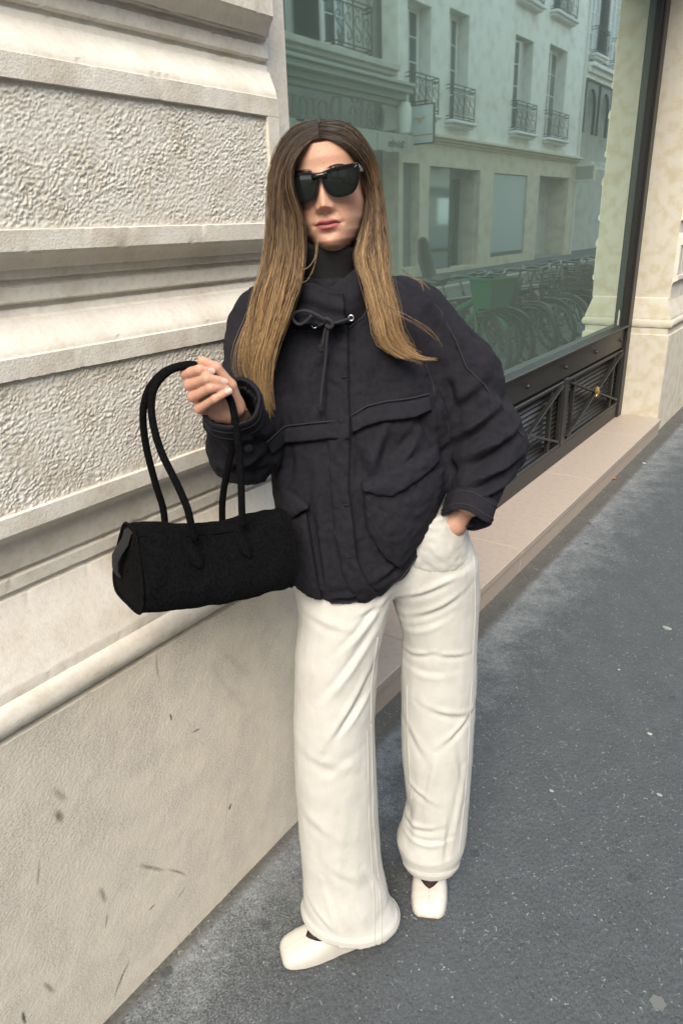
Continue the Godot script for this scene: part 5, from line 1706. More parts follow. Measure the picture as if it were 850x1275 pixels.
	var seams := [uv2([0.0283, 0.5718, 0.0282, 0.4613, 0.0280, 0.3455, 0.0335, 0.2360, 0.0408, 0.1337, 0.0406, 0.0148]), uv2([0.0194, 0.5696, 0.0192, 0.4705, 0.0189, 0.3557, 0.0222, 0.2584, 0.0255, 0.1582, 0.0250, 0.0339]),
		uv2([0.2490, 0.9123, 0.2559, 0.7830, 0.2524, 0.6112, 0.2469, 0.3809, 0.2309, 0.1650]), uv2([0.1111, 0.6008, 0.1128, 0.4540, 0.1204, 0.2975]),
		uv2([0.0451, 0.7784, 0.0298, 0.6746, 0.0283, 0.5718]), uv2([0.1706, 0.9730, 0.1873, 0.9629, 0.2144, 0.9647])]
	for q in seams:
		var s := MB.new()
		s.tube(seam(F, q, 0.001, 0.0006), PackedFloat32Array([0.0013]), 6)
		put("seam", s, M.jeans_thread, t, -1)

# ------------------------------------------------------------------ the woman: head, hair, hands, shoes
func g2(x: float, y: float, cx: float, cy: float, sx: float, sy: float) -> float:
	var a := (x - cx) / sx
	var b := (y - cy) / sy
	return exp(-a * a - b * b)

const HEAD := [[-0.118, 0.020, 0.052, 0.020], [-0.113, 0.026, 0.066, 0.012], [-0.106, 0.0335, 0.0765, 0.004], [-0.096, 0.0450, 0.0825, -0.004], [-0.080, 0.0545, 0.0840, -0.020], [-0.060, 0.0625, 0.0850, -0.050], [-0.035, 0.0680, 0.0860, -0.080], [-0.010, 0.0690, 0.0865, -0.094], [0.015, 0.0715, 0.0930, -0.100], [0.040, 0.0720, 0.0945, -0.102], [0.062, 0.0690, 0.0890, -0.098], [0.080, 0.0600, 0.0740, -0.086], [0.095, 0.0430, 0.0480, -0.062], [0.104, 0.0200, 0.0200, -0.030]]

func face_z(x: float, y: float) -> float:
	var d := 0.0
	# nose: bridge, tip, wings, nostrils
	var h := 0.0
	h = lerpf(0.0205, 0.0065, smoothstep(-0.038, 0.012, y)) * (1.0 - smoothstep(0.006, 0.028, y)) * smoothstep(-0.0540, -0.0385, y)
	var sx := lerpf(0.0128, 0.0104, smoothstep(-0.042, -0.008, y))
	d += h * exp(-pow(absf(x) / sx, 2.0))
	d += 0.0062 * g2(x, y, 0, -0.0395, 0.0088, 0.0075)
	var ax := absf(x)
	d += 0.0072 * g2(ax, y, 0.0125, -0.0430, 0.0058, 0.0062)
	d -= 0.0045 * g2(ax, y, 0.0072, -0.0500, 0.0034, 0.0022)
	d -= 0.0022 * g2(ax, y, 0.0185, -0.0440, 0.0025, 0.0070)
	# philtrum, lips, chin
	d -= 0.0012 * g2(x, y, 0, -0.057, 0.0022, 0.005)
	d += 0.0030 * g2(x, y, 0, -0.064, 0.026, 0.014)
	d += 0.0050 * g2(ax, y, 0.006, -0.0638, 0.012, 0.0040)
	d += 0.0068 * g2(x, y, 0, -0.0750, 0.0140, 0.0050)
	var my := -0.0690 - 0.0007 * cos(x * 260.0)
	d -= 0.0042 * exp(-pow((y - my) / 0.0014, 2.0)) * (1.0 - smoothstep(0.018, 0.027, ax))
	d -= 0.0028 * g2(ax, y, 0.0265, -0.0695, 0.004, 0.004)
	d -= 0.0034 * g2(x, y, 0, -0.0840, 0.016, 0.0050)
	d += 0.0065 * g2(x, y, 0, -0.1010, 0.015, 0.0110)
	# cheeks, sockets, brows
	d += 0.0060 * g2(ax, y, 0.043, -0.028, 0.018, 0.018)
	d += 0.0030 * g2(ax, y, 0.040, -0.058, 0.018, 0.022)
	d -= 0.0070 * g2(ax, y, 0.032, 0.002, 0.014, 0.009)
	d += 0.0062 * g2(ax, y, 0.031, 0.000, 0.010, 0.0075)
	d += 0.0030 * g2(ax, y, 0.030, 0.019, 0.017, 0.007)
	d -= 0.0016 * exp(-pow((ax - (0.018 + (-0.045 - y) * 0.45)) / 0.0035, 2.0)) * smoothstep(-0.046, -0.052, y) * smoothstep(-0.076, -0.062, y)
	return d

var skin_noise := fnl(160, 1.0, 3)

func skin_at(x: float, y: float) -> Color:
	var c := Vector3(0.56, 0.325, 0.232)
	var ax := absf(x)
	c *= 1.0 + 0.05 * skin_noise.get_noise_2d(x * 900.0, y * 900.0) + 0.05 * skin_noise.get_noise_2d(x * 160.0, y * 160.0)
	c = c.lerp(Vector3(0.50, 0.235, 0.172), 0.75 * g2(ax, y, 0.044, -0.034, 0.020, 0.018))
	c = c.lerp(Vector3(0.50, 0.26, 0.19), 0.5 * g2(x, y, 0, -0.040, 0.014, 0.008))
	c = c.lerp(Vector3(0.46, 0.25, 0.175), 0.35 * g2(x, y, 0, -0.115, 0.05, 0.02))
	c = c.lerp(Vector3(0.10, 0.05, 0.035), 0.6 * g2(x, y, 0.004, 0.050, 0.0010, 0.0010))
	var my := -0.0690 - 0.0007 * cos(x * 260.0)
	var up := my + 0.0088 * pow(maxf(0.0, 1.0 - pow(ax / 0.0245, 2.0)), 0.8) - 0.0014 * exp(-pow(x / 0.003, 2.0))
	var lo := my - 0.0116 * pow(maxf(0.0, 1.0 - pow(ax / 0.0235, 2.0)), 0.75)
	if y < up + 0.0006 and y > lo - 0.0006 and ax < 0.025:
		var f := smoothstep(0.0, 0.0012, minf(up - y, y - lo) + 0.0006)
		c = c.lerp(Vector3(0.39, 0.128, 0.125), f)
		if absf(y - my) < 0.0008: c = c.lerp(Vector3(0.20, 0.06, 0.055), 0.7)
	return Color(c.x, c.y, c.z)

var head_at := Transform3D.IDENTITY
var head_inv := Transform3D.IDENTITY

func head_point(a: float, y: float, grow := 0.0) -> Vector3:
	var w := look(HEAD, y, 1) + grow
	var zf := look(HEAD, y, 2) + grow
	var zb := look(HEAD, y, 3) - grow
	var n := lerpf(2.25, 2.0, smoothstep(0.03, 0.08, y))
	var s := sin(a)
	var c := cos(a)
	var x := w * signf(s) * pow(absf(s), 2.0 / n)
	var z := (zf if c > 0 else -zb) * signf(c) * pow(absf(c), 2.0 / n)
	return Vector3(x, y, z)

func add_head(b: MB) -> void:
	var ys := PackedFloat32Array()
	var y := -0.118
	while y < 0.1035:
		ys.append(y)
		y += 0.0012 if y > -0.092 and y < -0.030 else 0.0024
	ys.append(0.104)
	var nc := 190
	var first := b.v.size()
	for yy in ys:
		for k in nc:
			var t := (k / float(nc)) * 2.0 - 1.0
			var a := PI * (0.52 * t + 0.48 * t * t * t)
			var p := head_point(a, yy)
			var fr := smoothstep(0.15, 0.55, cos(a))
			p.z += face_z(p.x, yy) * fr
			b.v.append(head_at * p)
			b.c.append(skin_at(p.x, yy) if cos(a) > 0.0 else Color(0.5, 0.29, 0.21))
	b.weave(first, ys.size(), nc, true, true)
	b.fan(first, nc)
	b.fan(first + (ys.size() - 1) * nc, nc, true)

var fingers := []

func body_f(p: Vector3) -> float:
	var d := cap(p, Vector3(-0.03, 0.93, -0.13), Vector3(-0.03, 1.12, -0.16), 0.095, 0.085)
	d = smin(d, cap(p, Vector3(-0.03, 1.12, -0.16), Vector3(-0.03, 1.33, -0.195), 0.085, 0.085), 0.05)
	d = smin(d, cap(p, Vector3(-0.13, 1.375, -0.2), Vector3(0.09, 1.375, -0.2), 0.048, 0.048), 0.05)
	d = smin(d, cap(p, Vector3(-0.03, 1.36, -0.195), Vector3(-0.035, 1.53, -0.170), 0.046, 0.042), 0.04)
	d = smin(d, cap(p, SH_R, EL_R, 0.044, 0.036), 0.03)
	d = smin(d, cap(p, EL_R, WR_R, 0.036, 0.024), 0.02)
	d = smin(d, cap(p, SH_L, EL_L, 0.044, 0.036), 0.03)
	d = smin(d, cap(p, EL_L, WR_L, 0.036, 0.025), 0.02)
	for q in [[Vector3(-0.06, 0.90, -0.12), Vector3(-0.05, 0.48, -0.04), Vector3(-0.02, 0.09, 0.03)], [Vector3(0.165, 0.90, -0.155), Vector3(0.186, 0.48, -0.13), Vector3(0.185, 0.09, -0.16)]]:
		d = smin(d, cap(p, q[0], q[1], 0.052, 0.044), 0.03)
		d = smin(d, cap(p, q[1], q[2], 0.044, 0.033), 0.03)
	return d

func hand_f(p: Vector3) -> float:
	var d := 1e3
	# palm and back of the hand
	var wr := WR_R
	d = cap(p, Vector3(-0.1952, 1.2679, 0.0500), Vector3(-0.1969, 1.2830, 0.0660), 0.0235, 0.021)
	d = smin(d, cap(p, Vector3(-0.2001, 1.2776, 0.0660), Vector3(-0.2283, 1.2940, 0.0800), 0.020, 0.013), 0.012)
	d = smin(d, cap(p, Vector3(-0.1986, 1.2881, 0.0700), Vector3(-0.2370, 1.3116, 0.0800), 0.018, 0.013), 0.012)
	d = smin(d, cap(p, Vector3(-0.1950, 1.2952, 0.0720), Vector3(-0.2427, 1.3293, 0.0820), 0.016, 0.012), 0.012)
	d = smin(d, cap(p, Vector3(-0.2216, 1.2710, 0.0700), Vector3(-0.2370, 1.2827, 0.0820), 0.012, 0.011), 0.012)
	# thumb
	var t := cap(p, Vector3(-0.1843, 1.2855, 0.0780), Vector3(-0.1902, 1.3264, 0.0940), 0.0125, 0.0098)
	t = smin(t, cap(p, Vector3(-0.1902, 1.3264, 0.0940), Vector3(-0.2088, 1.3571, 0.1040), 0.0098, 0.0086), 0.004)
	t = smin(t, cap(p, Vector3(-0.2088, 1.3571, 0.1040), Vector3(-0.2285, 1.3685, 0.1080), 0.0088, 0.0082), 0.004)
	d = smin(d, t, 0.008)
	for f in fingers:
		var e := cap(p, f[0], f[1], f[4] * 1.10, f[4])
		e = smin(e, cap(p, f[1], f[2], f[4] * 1.02, f[4] * 0.90), 0.0035)
		e = smin(e, cap(p, f[2], f[3], f[4] * 0.90, f[4] * 0.80), 0.0035)
		e -= 0.0006 * exp(-p.distance_squared_to(f[1]) / 0.00008)
		d = smin(d, e, 0.0022)
	return d

func hand2_f(p: Vector3) -> float:
	var d := cap(p, Vector3(0.2297, 1.0300, -0.0900), Vector3(0.2020, 0.9960, -0.0900), 0.020, 0.022)
	d = smin(d, cap(p, Vector3(0.2017, 0.9968, -0.0880), Vector3(0.1865, 0.9509, -0.1120), 0.0255, 0.023), 0.01)
	d = smin(d, cap(p, Vector3(0.2124, 0.9971, -0.0950), Vector3(0.1977, 0.9369, -0.1180), 0.018, 0.02), 0.01)
	for k in 4:
		var a: Vector3 = Vector3(0.1786, 0.9421, -0.1000) + Vector3(0.015 * k, 0.004 * k, -0.004)
		d = smin(d, cap(p, a, a + Vector3(-0.010, -0.045 - 0.006 * sin(k * 1.3), -0.02), 0.0085, 0.0075), 0.003)
	d = smin(d, cap(p, Vector3(0.1890, 0.9963, -0.0900), Vector3(0.1695, 0.9596, -0.1100), 0.010, 0.0085), 0.006)
	return d

func make_body(w: Node3D) -> void:
	fingers = [
		[Vector3(-0.2406, 1.3275, 0.0800), Vector3(-0.2579, 1.3497, 0.1040), Vector3(-0.2296, 1.3595, 0.1270), Vector3(-0.2149, 1.3555, 0.1210), 0.0083],
		[Vector3(-0.2396, 1.3117, 0.0800), Vector3(-0.2529, 1.3323, 0.1070), Vector3(-0.2186, 1.3467, 0.1330), Vector3(-0.1957, 1.3394, 0.1250), 0.0085],
		[Vector3(-0.2347, 1.2955, 0.0800), Vector3(-0.2499, 1.3128, 0.1070), Vector3(-0.2149, 1.3319, 0.1340), Vector3(-0.1928, 1.3316, 0.1240), 0.0081],
		[Vector3(-0.2295, 1.2819, 0.0800), Vector3(-0.2424, 1.2923, 0.1040), Vector3(-0.2096, 1.3146, 0.1310), Vector3(-0.1876, 1.3249, 0.1290), 0.0074]]
	var b := MB.new()
	nets(body_f, Vector3(-0.30, 0.03, -0.31), Vector3(0.33, 1.60, 0.10), 0.016, b)
	nets(hand_f, Vector3(-0.3033, 1.2444, 0.0500) + Vector3(0, 0, -0.05), Vector3(-0.1397, 1.3932, 0.1400) + Vector3(0.02, 0.02, 0.03), 0.0024, b)
	nets(hand2_f, Vector3(0.1643, 0.8787, -0.0800) + Vector3(-0.03, 0, -0.06), Vector3(0.2560, 1.0452, -0.0800) + Vector3(0.02, 0.02, 0.06), 0.004, b)
	var n := fnl(150, 1.0, 3)
	for p in b.v:
		var f := n.get_noise_3dv(p * 60.0)
		var c := Color(0.56 + f * 0.03, 0.325 + f * 0.03, 0.235 + f * 0.02)
		if p.z > 0.06:
			for q in fingers:   # redder knuckles and fingertips
				var r := exp(-p.distance_squared_to(q[1]) / 0.00010) + exp(-p.distance_squared_to(q[3]) / 0.00010)
				c = c.lerp(Color(0.55, 0.245, 0.185), minf(r * 0.6, 0.6))
		b.c.append(c)
	add_head(b)
	var body := put("body", b, M.skin, w, -1)
	for k in 4:
		if k == 2: continue
		var q: Array = fingers[k]
		var dir: Vector3 = (q[3] - q[2]).normalized()
		var out := (Vector3(0.05, 0.25, 1.0) - dir * Vector3(0.05, 0.25, 1.0).dot(dir)).normalized()
		var side := dir.cross(out)
		var nb := MB.new()
		var r: float = q[4] * 0.80
		for i in 7:
			for jx in 7:
				var s := i / 6.0
				var t := jx / 3.0 - 1.0
				var wd := 0.0052 * sqrt(maxf(0.06, 1.0 - pow(absf(s * 2.0 - 1.0), 3.5)))
				var x := t * wd
				nb.v.append(q[3] + dir * (s * 0.0115 - 0.0052) + side * x + out * (sqrt(maxf(0.0, r * r - x * x)) + 0.0007 - 0.0007 * pow(s, 2.0) * 2.0))
		nb.weave(0, 7, 7)
		put("fingernail", nb, mat(lin(0.60, 0.40, 0.35), 0.3), body, -1)
	# ear, half out of the hair, with its ring
	var ear := MB.new()
	var E := head_at * Transform3D(Basis(Vector3.UP, 0.45), Vector3(0.069, -0.006, -0.012))
	var hx := PackedVector3Array()
	for k in 15:
		var a := lerpf(-1.9, 2.2, k / 14.0)
		hx.append(E * Vector3(0.010 + 0.002 * sin(a), 0.004 + sin(a) * 0.029, -0.012 - cos(a) * 0.014))
	ear.tube(hx, PackedFloat32Array([0.0042]), 7)
	ear.tube(PackedVector3Array([E * Vector3(0.004, 0.024, -0.010), E * Vector3(0.006, 0.0, -0.012), E * Vector3(0.007, -0.022, -0.006), E * Vector3(0.006, -0.032, -0.003)]), PackedFloat32Array([0.008, 0.011, 0.008, 0.005]), 8, false, true, Color(-1, 0, 0), 0.5, Vector3(0, 0, 1))
	for p in ear.v: ear.c.append(Color(0.54, 0.285, 0.21))
	put("ear", ear, M.skin, body, -1)
	var hoop := MB.new()
	var ring := PackedVector3Array()
	for k in 18: ring.append(E * Vector3(0.010, -0.040 + sin(TAU * k / 18.0) * 0.0075, -0.003 + cos(TAU * k / 18.0) * 0.0065))
	hoop.tube(ring, PackedFloat32Array([0.0016]), 6, true)
	put("earring", hoop, M.gold, w, -1)
	# eyebrows
	var br := MB.new()
	rng.seed = 77
	for s in [-1.0, 1.0]:
		for k in 120:
			var t := rng.randf()
			var x: float = s * lerpf(0.013, 0.052, t)
			var yy := 0.0195 + 0.0075 * sin(t * 2.5) - 0.005 * t + rng.randf_range(-0.0026, 0.0026) * (1.0 - t * 0.7)
			var a := asin(clampf(x / look(HEAD, yy, 1), -0.95, 0.95))
			var z := head_point(a, yy).z + face_z(x, yy)
			var q := Vector3(x, yy, z + 0.0003)
			br.tube(PackedVector3Array([head_at * q, head_at * (q + Vector3(s * 0.0035, 0.0012 - t * 0.002, 0.0002)), head_at * (q + Vector3(s * 0.0068, 0.0016 - t * 0.0045, -0.0012 - t * 0.0015))]), PackedFloat32Array([0.00036, 0.0003, 0.00015]), 3, false, false)
	put("eyebrows", br, mat(lin(0.035, 0.020, 0.014), 0.7), body, -1)

func lens_shape(grow: float, s: float) -> PackedVector2Array:
	# one side of the glasses: flat browline, rounded foot that leans outwards
	var o := PackedVector2Array()
	var pts := [[-0.0235, 0.0150], [-0.012, 0.0178], [0.006, 0.0198], [0.0255, 0.0220], [0.0282, 0.0170], [0.0268, 0.004], [0.0225, -0.0095], [0.0150, -0.0185], [0.002, -0.0215], [-0.011, -0.0195], [-0.0190, -0.0115], [-0.0230, 0.001]]
	var n := pts.size()
	for k in n:
		for j in 4:
			var t := j / 4.0
			var p0 := Vector2(pts[(k + n - 1) % n][0], pts[(k + n - 1) % n][1])
			var p1 := Vector2(pts[k][0], pts[k][1])
			var p2 := Vector2(pts[(k + 1) % n][0], pts[(k + 1) % n][1])
			var p3 := Vector2(pts[(k + 2) % n][0], pts[(k + 2) % n][1])
			var q := p1.cubic_interpolate(p2, p0, p3, t)
			q += q.normalized() * grow
			o.append(Vector2(q.x * s * 1.13, q.y * 0.99))
	return o

func make_glasses(w: Node3D) -> void:
	var g := Node3D.new()
	g.name = "sunglasses"
	w.add_child(g, true)
	var G := head_at * Transform3D(Basis(Vector3.RIGHT, 0.10), Vector3(0, -0.0035, 0.104))
	var black := mat(lin(0.006, 0.006, 0.006), 0.12)
	var f := MB.new()
	for s in [-1.0, 1.0]:
		var T := G * Transform3D(Basis(Vector3.UP, s * 0.13), Vector3(s * 0.0345, 0, -0.0035))
		var a := lens_shape(0.0048, s)
		var b := lens_shape(-0.0005, s)
		var n := a.size()
		var first := f.v.size()
		for q in [[a, -0.0020, 1.0], [a, 0.0013, 1.0], [a, 0.0022, 0.97], [b, 0.0022, 1.02], [b, -0.0020, 1.0]]:
			for p in q[0]: f.v.append(T * Vector3(p.x * q[2], p.y * q[2], q[1]))
		f.weave(first, 5, n, true, s < 0)
		for k in n:
			var k2 := (k + 1) % n
			f.i.append_array(PackedInt32Array([first + 4 * n + k, first + 4 * n + k2, first + k2, first + 4 * n + k, first + k2, first + k]))
		var l := MB.new()
		var lp := lens_shape(0.0002, s)
		for r in 5:
			for p in lp:
				var q := p * (1.0 - r / 4.0 * 0.98)
				l.v.append(T * Vector3(q.x, q.y, 0.0012 - q.length_squared() * 2.6))
		l.weave(0, 5, lp.size(), true, s < 0)
		put("lens", l, mat(lin(0.010, 0.012, 0.010), 0.05, 0.05), g, -1)
		# temple arm and its small rivet plate
		var h1 := T * Vector3(s * 0.0325, 0.0170, -0.001)
		var e1 := head_at * Vector3(s * 0.0765, 0.010, -0.010)
		var e2 := head_at * Vector3(s * 0.0755, -0.006, -0.030)
		f.tube(PackedVector3Array([h1, h1.lerp(e1, 0.06) + (head_at.basis * Vector3(s * 0.003, 0, 0)), h1.lerp(e1, 0.5) + (head_at.basis * Vector3(s * 0.004, 0, 0)), e1, e2]), PackedFloat32Array([0.0058, 0.0056, 0.0045, 0.004, 0.003]), 8, false, true, Color(-1, 0, 0), 0.4, Vector3.UP)
		var rv := MB.new()
		rv.box(T * Vector3(s * 0.0305, 0.0192, 0.0026), Vector3(0.0052, 0.0017, 0.0012), 0.0004, T.basis.orthonormalized() * Basis(Vector3(0, 0, 1), 0.5 * s))
		put("rivet", rv, M.steel, g)
	var br := MB.new()
	br.tube(PackedVector3Array([G * Vector3(-0.0125, 0.0135, -0.001), G * Vector3(-0.005, 0.0138, 0.001), G * Vector3(0.005, 0.0138, 0.001), G * Vector3(0.0125, 0.0135, -0.001)]), PackedFloat32Array([0.0058, 0.0050, 0.0050, 0.0058]), 8)
	put("frame", f, black, g, 50)
	put("bridge", br, black, g, -1)

func hair_tone(t: float, k: float) -> Color:
	var root := Vector3(0.036, 0.025, 0.018)
	var mid := Vector3(0.180, 0.113, 0.065)
	var tip := Vector3(0.50, 0.325, 0.168)
	var q := clampf(t * 1.15 + (k - 0.5) * 0.40, 0.0, 1.0)
	var c := root.lerp(mid, smoothstep(0.05, 0.42, q)).lerp(tip, smoothstep(0.48, 0.95, q))
	c *= 0.46 + 1.0 * k * k + 0.12 * k
	return Color(c.x, c.y, c.z)

func strand(b: MB, pts: PackedVector3Array, r: float, k: float, t0 := 0.0, t1 := 1.0) -> void:
	var m := pts.size()
	var first := b.v.size()
	var nx := Vector3(0.3, 0.1, 0.9)
	for j in m:
		var tg := (pts[mini(j + 1, m - 1)] - pts[maxi(j - 1, 0)]).normalized()
		nx = (nx - tg * nx.dot(tg)).normalized()
		var ny := tg.cross(nx)
		var t := j / (m - 1.0)
		var rr := r * (1.0 - 0.65 * smoothstep(0.75, 1.0, t))
		var c := hair_tone(lerpf(t0, t1, t), k)
		for s in 3:
			var a := TAU * s / 3.0
			b.v.append(pts[j] + (nx * cos(a) + ny * sin(a)) * rr)
			b.c.append(c)
	b.weave(first, m, 3, true)

func guide(gs: Array, g: float, n: int) -> PackedVector3Array:
	var f := clampf(g, 0.0, 0.9999) * (gs.size() - 1)
	var i := int(f)
	f -= i
	var o := PackedVector3Array()
	for k in n:
		var t := k / (n - 1.0)
		o.append((gs[i][k] as Vector3).lerp(gs[i + 1][k], f))
	return o

func resample(raw: Array, n: int) -> PackedVector3Array:
	var c := Curve3D.new()
	for k in raw.size():
		var a: Vector3 = raw[maxi(k - 1, 0)]
		var e: Vector3 = raw[mini(k + 1, raw.size() - 1)]
		var tg := (e - a) / 6.0
		c.add_point(raw[k], -tg, tg)
	c.bake_interval = 0.01
	var L := c.get_baked_length()
	var o := PackedVector3Array()
	for k in n: o.append(c.sample_baked(L * k / (n - 1.0), true))
	return o

func off_head(p: Vector3, g: float) -> Vector3:
	var q := head_inv * p
	if q.y > 0.103 or q.y < -0.115: return p
	var w := look(HEAD, q.y, 1) + g
	var z := (look(HEAD, q.y, 2) if q.z > 0.0 else -look(HEAD, q.y, 3)) + g
	var r := sqrt(q.x * q.x / (w * w) + q.z * q.z / (z * z))
	if r >= 1.0 or r < 0.01: return p
	return head_at * Vector3(q.x / r, q.y, q.z / r)

func make_hair(w: Node3D) -> void:
	var h := Node3D.new()
	h.name = "hair"
	w.add_child(h, true)
	M.hair = StandardMaterial3D.new()
	M.hair.vertex_color_use_as_albedo = true
	M.hair.roughness = 0.48
	M.hair.metallic_specular = 0.45
	# the scalp under the strands
	var capm := MB.new()
	var nc := 80
	var nr := 46
	for r in nr:
		var y := lerpf(-0.060, 0.1038, r / (nr - 1.0))
		for k in nc:
			var a := TAU * k / nc
			var p := head_point(a, y, 0.0065)
			capm.v.append(head_at * p)
			capm.c.append(hair_tone(0.08 + clampf((0.06 - y) * 2.0, 0.0, 0.3), 0.35))
	for r in nr - 1:
		for k in nc:
			var a := TAU * (k + 0.5) / nc
			var y := lerpf(-0.060, 0.1038, (r + 0.5) / (nr - 1.0))
			var ad := absf(wrapf(a, -PI, PI))
			var line := 0.069 if ad < 0.75 else lerpf(0.069, -0.03, smoothstep(0.75, 1.25, ad)) if ad < 1.25 else lerpf(-0.03, -0.2, smoothstep(1.75, 1.9, ad))
			if y < line: continue
			var i0 := r * nc + k
			var i1 := r * nc + (k + 1) % nc
			capm.i.append_array(PackedInt32Array([i0, i0 + nc, i1 + nc, i0, i1 + nc, i1]))
	var sc := StandardMaterial3D.new()
	sc.vertex_color_use_as_albedo = true
	sc.roughness = 1.0
	sc.metallic_specular = 0.05
	put("scalp", capm, sc, h, -1)
	var L := [
		[Vector3(-0.0397, 1.6937, -0.0880), Vector3(-0.0536, 1.6897, -0.0850), Vector3(-0.0666, 1.6782, -0.0700), Vector3(-0.0872, 1.6523, -0.0620), Vector3(-0.0914, 1.6175, -0.0560), Vector3(-0.0783, 1.5720, -0.0620), Vector3(-0.0780, 1.5266, -0.0620), Vector3(-0.0870, 1.4730, -0.0500), Vector3(-0.1152, 1.4078, -0.0420), Vector3(-0.1380, 1.3539, -0.0380), Vector3(-0.1499, 1.3010, -0.0340), Vector3(-0.1483, 1.2551, -0.0300)],
		[Vector3(-0.0404, 1.7024, -0.0980), Vector3(-0.0603, 1.6965, -0.0920), Vector3(-0.0819, 1.6723, -0.0780), Vector3(-0.0969, 1.6303, -0.0680), Vector3(-0.1014, 1.5752, -0.0660), Vector3(-0.1042, 1.5122, -0.0540), Vector3(-0.1196, 1.4482, -0.0420), Vector3(-0.1415, 1.3821, -0.0360), Vector3(-0.1611, 1.3203, -0.0320), Vector3(-0.1512, 1.2709, -0.0260)],
		[Vector3(-0.0415, 1.7137, -0.1250), Vector3(-0.0703, 1.7048, -0.1120), Vector3(-0.0980, 1.6758, -0.1000), Vector3(-0.1110, 1.6321, -0.0940), Vector3(-0.1184, 1.5760, -0.0900), Vector3(-0.1270, 1.5119, -0.0780), Vector3(-0.1506, 1.4475, -0.0600), Vector3(-0.1638, 1.3876, -0.0500), Vector3(-0.1739, 1.3398, -0.0440), Vector3(-0.1565, 1.2921, -0.0360)],
		[Vector3(-0.0429, 1.7233, -0.1550), Vector3(-0.0789, 1.7153, -0.1500), Vector3(-0.1092, 1.6808, -0.1400), Vector3(-0.1219, 1.6282, -0.1350), Vector3(-0.1281, 1.5635, -0.1250), Vector3(-0.1420, 1.4841, -0.1100), Vector3(-0.1628, 1.4179, -0.0850), Vector3(-0.1868, 1.3643, -0.0700), Vector3(-0.1932, 1.3231, -0.0600), Vector3(-0.1790, 1.2853, -0.0500)],
		[Vector3(-0.0458, 1.7343, -0.2100), Vector3(-0.0862, 1.7242, -0.2050), Vector3(-0.1172, 1.6811, -0.2000), Vector3(-0.1296, 1.6111, -0.1900), Vector3(-0.1366, 1.5362, -0.1800), Vector3(-0.1509, 1.4664, -0.1700), Vector3(-0.1663, 1.4095, -0.1350), Vector3(-0.1883, 1.3647, -0.1150), Vector3(-0.1951, 1.3304, -0.1000)]]
	var Rr := [
		[Vector3(-0.0384, 1.6937, -0.0880), Vector3(-0.0193, 1.6911, -0.0860), Vector3(0.0016, 1.6833, -0.0840), Vector3(0.0172, 1.6693, -0.0920), Vector3(0.0349, 1.6418, -0.1240), Vector3(0.0430, 1.5977, -0.1400), Vector3(0.0358, 1.5415, -0.1200), Vector3(0.0275, 1.5041, -0.0940), Vector3(0.0404, 1.4619, -0.0780), Vector3(0.0545, 1.4004, -0.0620), Vector3(0.0638, 1.3591, -0.0560), Vector3(0.0993, 1.3347, -0.0520)],
		[Vector3(-0.0377, 1.7023, -0.0980), Vector3(-0.0086, 1.6979, -0.0980), Vector3(0.0177, 1.6811, -0.1040), Vector3(0.0380, 1.6484, -0.1320), Vector3(0.0471, 1.5950, -0.1380), Vector3(0.0470, 1.5319, -0.1180), Vector3(0.0495, 1.4769, -0.0900), Vector3(0.0593, 1.4172, -0.0700), Vector3(0.0771, 1.3649, -0.0620), Vector3(0.1111, 1.3379, -0.0560), Vector3(0.1485, 1.3311, -0.0560)],
		[Vector3(-0.0374, 1.7136, -0.1250), Vector3(-0.0004, 1.7074, -0.1220), Vector3(0.0290, 1.6821, -0.1320), Vector3(0.0469, 1.6468, -0.1500), Vector3(0.0558, 1.5844, -0.1450), Vector3(0.0587, 1.5247, -0.1280), Vector3(0.0599, 1.4718, -0.1020), Vector3(0.0757, 1.4180, -0.0840), Vector3(0.0837, 1.3767, -0.0760), Vector3(0.1077, 1.3460, -0.0680)],
		[Vector3(-0.0373, 1.7231, -0.1550), Vector3(0.0039, 1.7185, -0.1580), Vector3(0.0340, 1.6902, -0.1680), Vector3(0.0521, 1.6509, -0.1760), Vector3(0.0612, 1.5847, -0.1700), Vector3(0.0686, 1.5169, -0.1550), Vector3(0.0697, 1.4628, -0.1280), Vector3(0.0815, 1.4152, -0.1080), Vector3(0.0896, 1.3835, -0.0980), Vector3(0.1138, 1.3498, -0.0880)],
		[Vector3(-0.0372, 1.7340, -0.2100), Vector3(0.0056, 1.7289, -0.2150), Vector3(0.0366, 1.6933, -0.2150), Vector3(0.0548, 1.6478, -0.2100), Vector3(0.0624, 1.5743, -0.2000), Vector3(0.0701, 1.5131, -0.1850), Vector3(0.0687, 1.4717, -0.1650), Vector3(0.0920, 1.4574, -0.1550), Vector3(0.1111, 1.4287, -0.1500)]]
	var n := 26
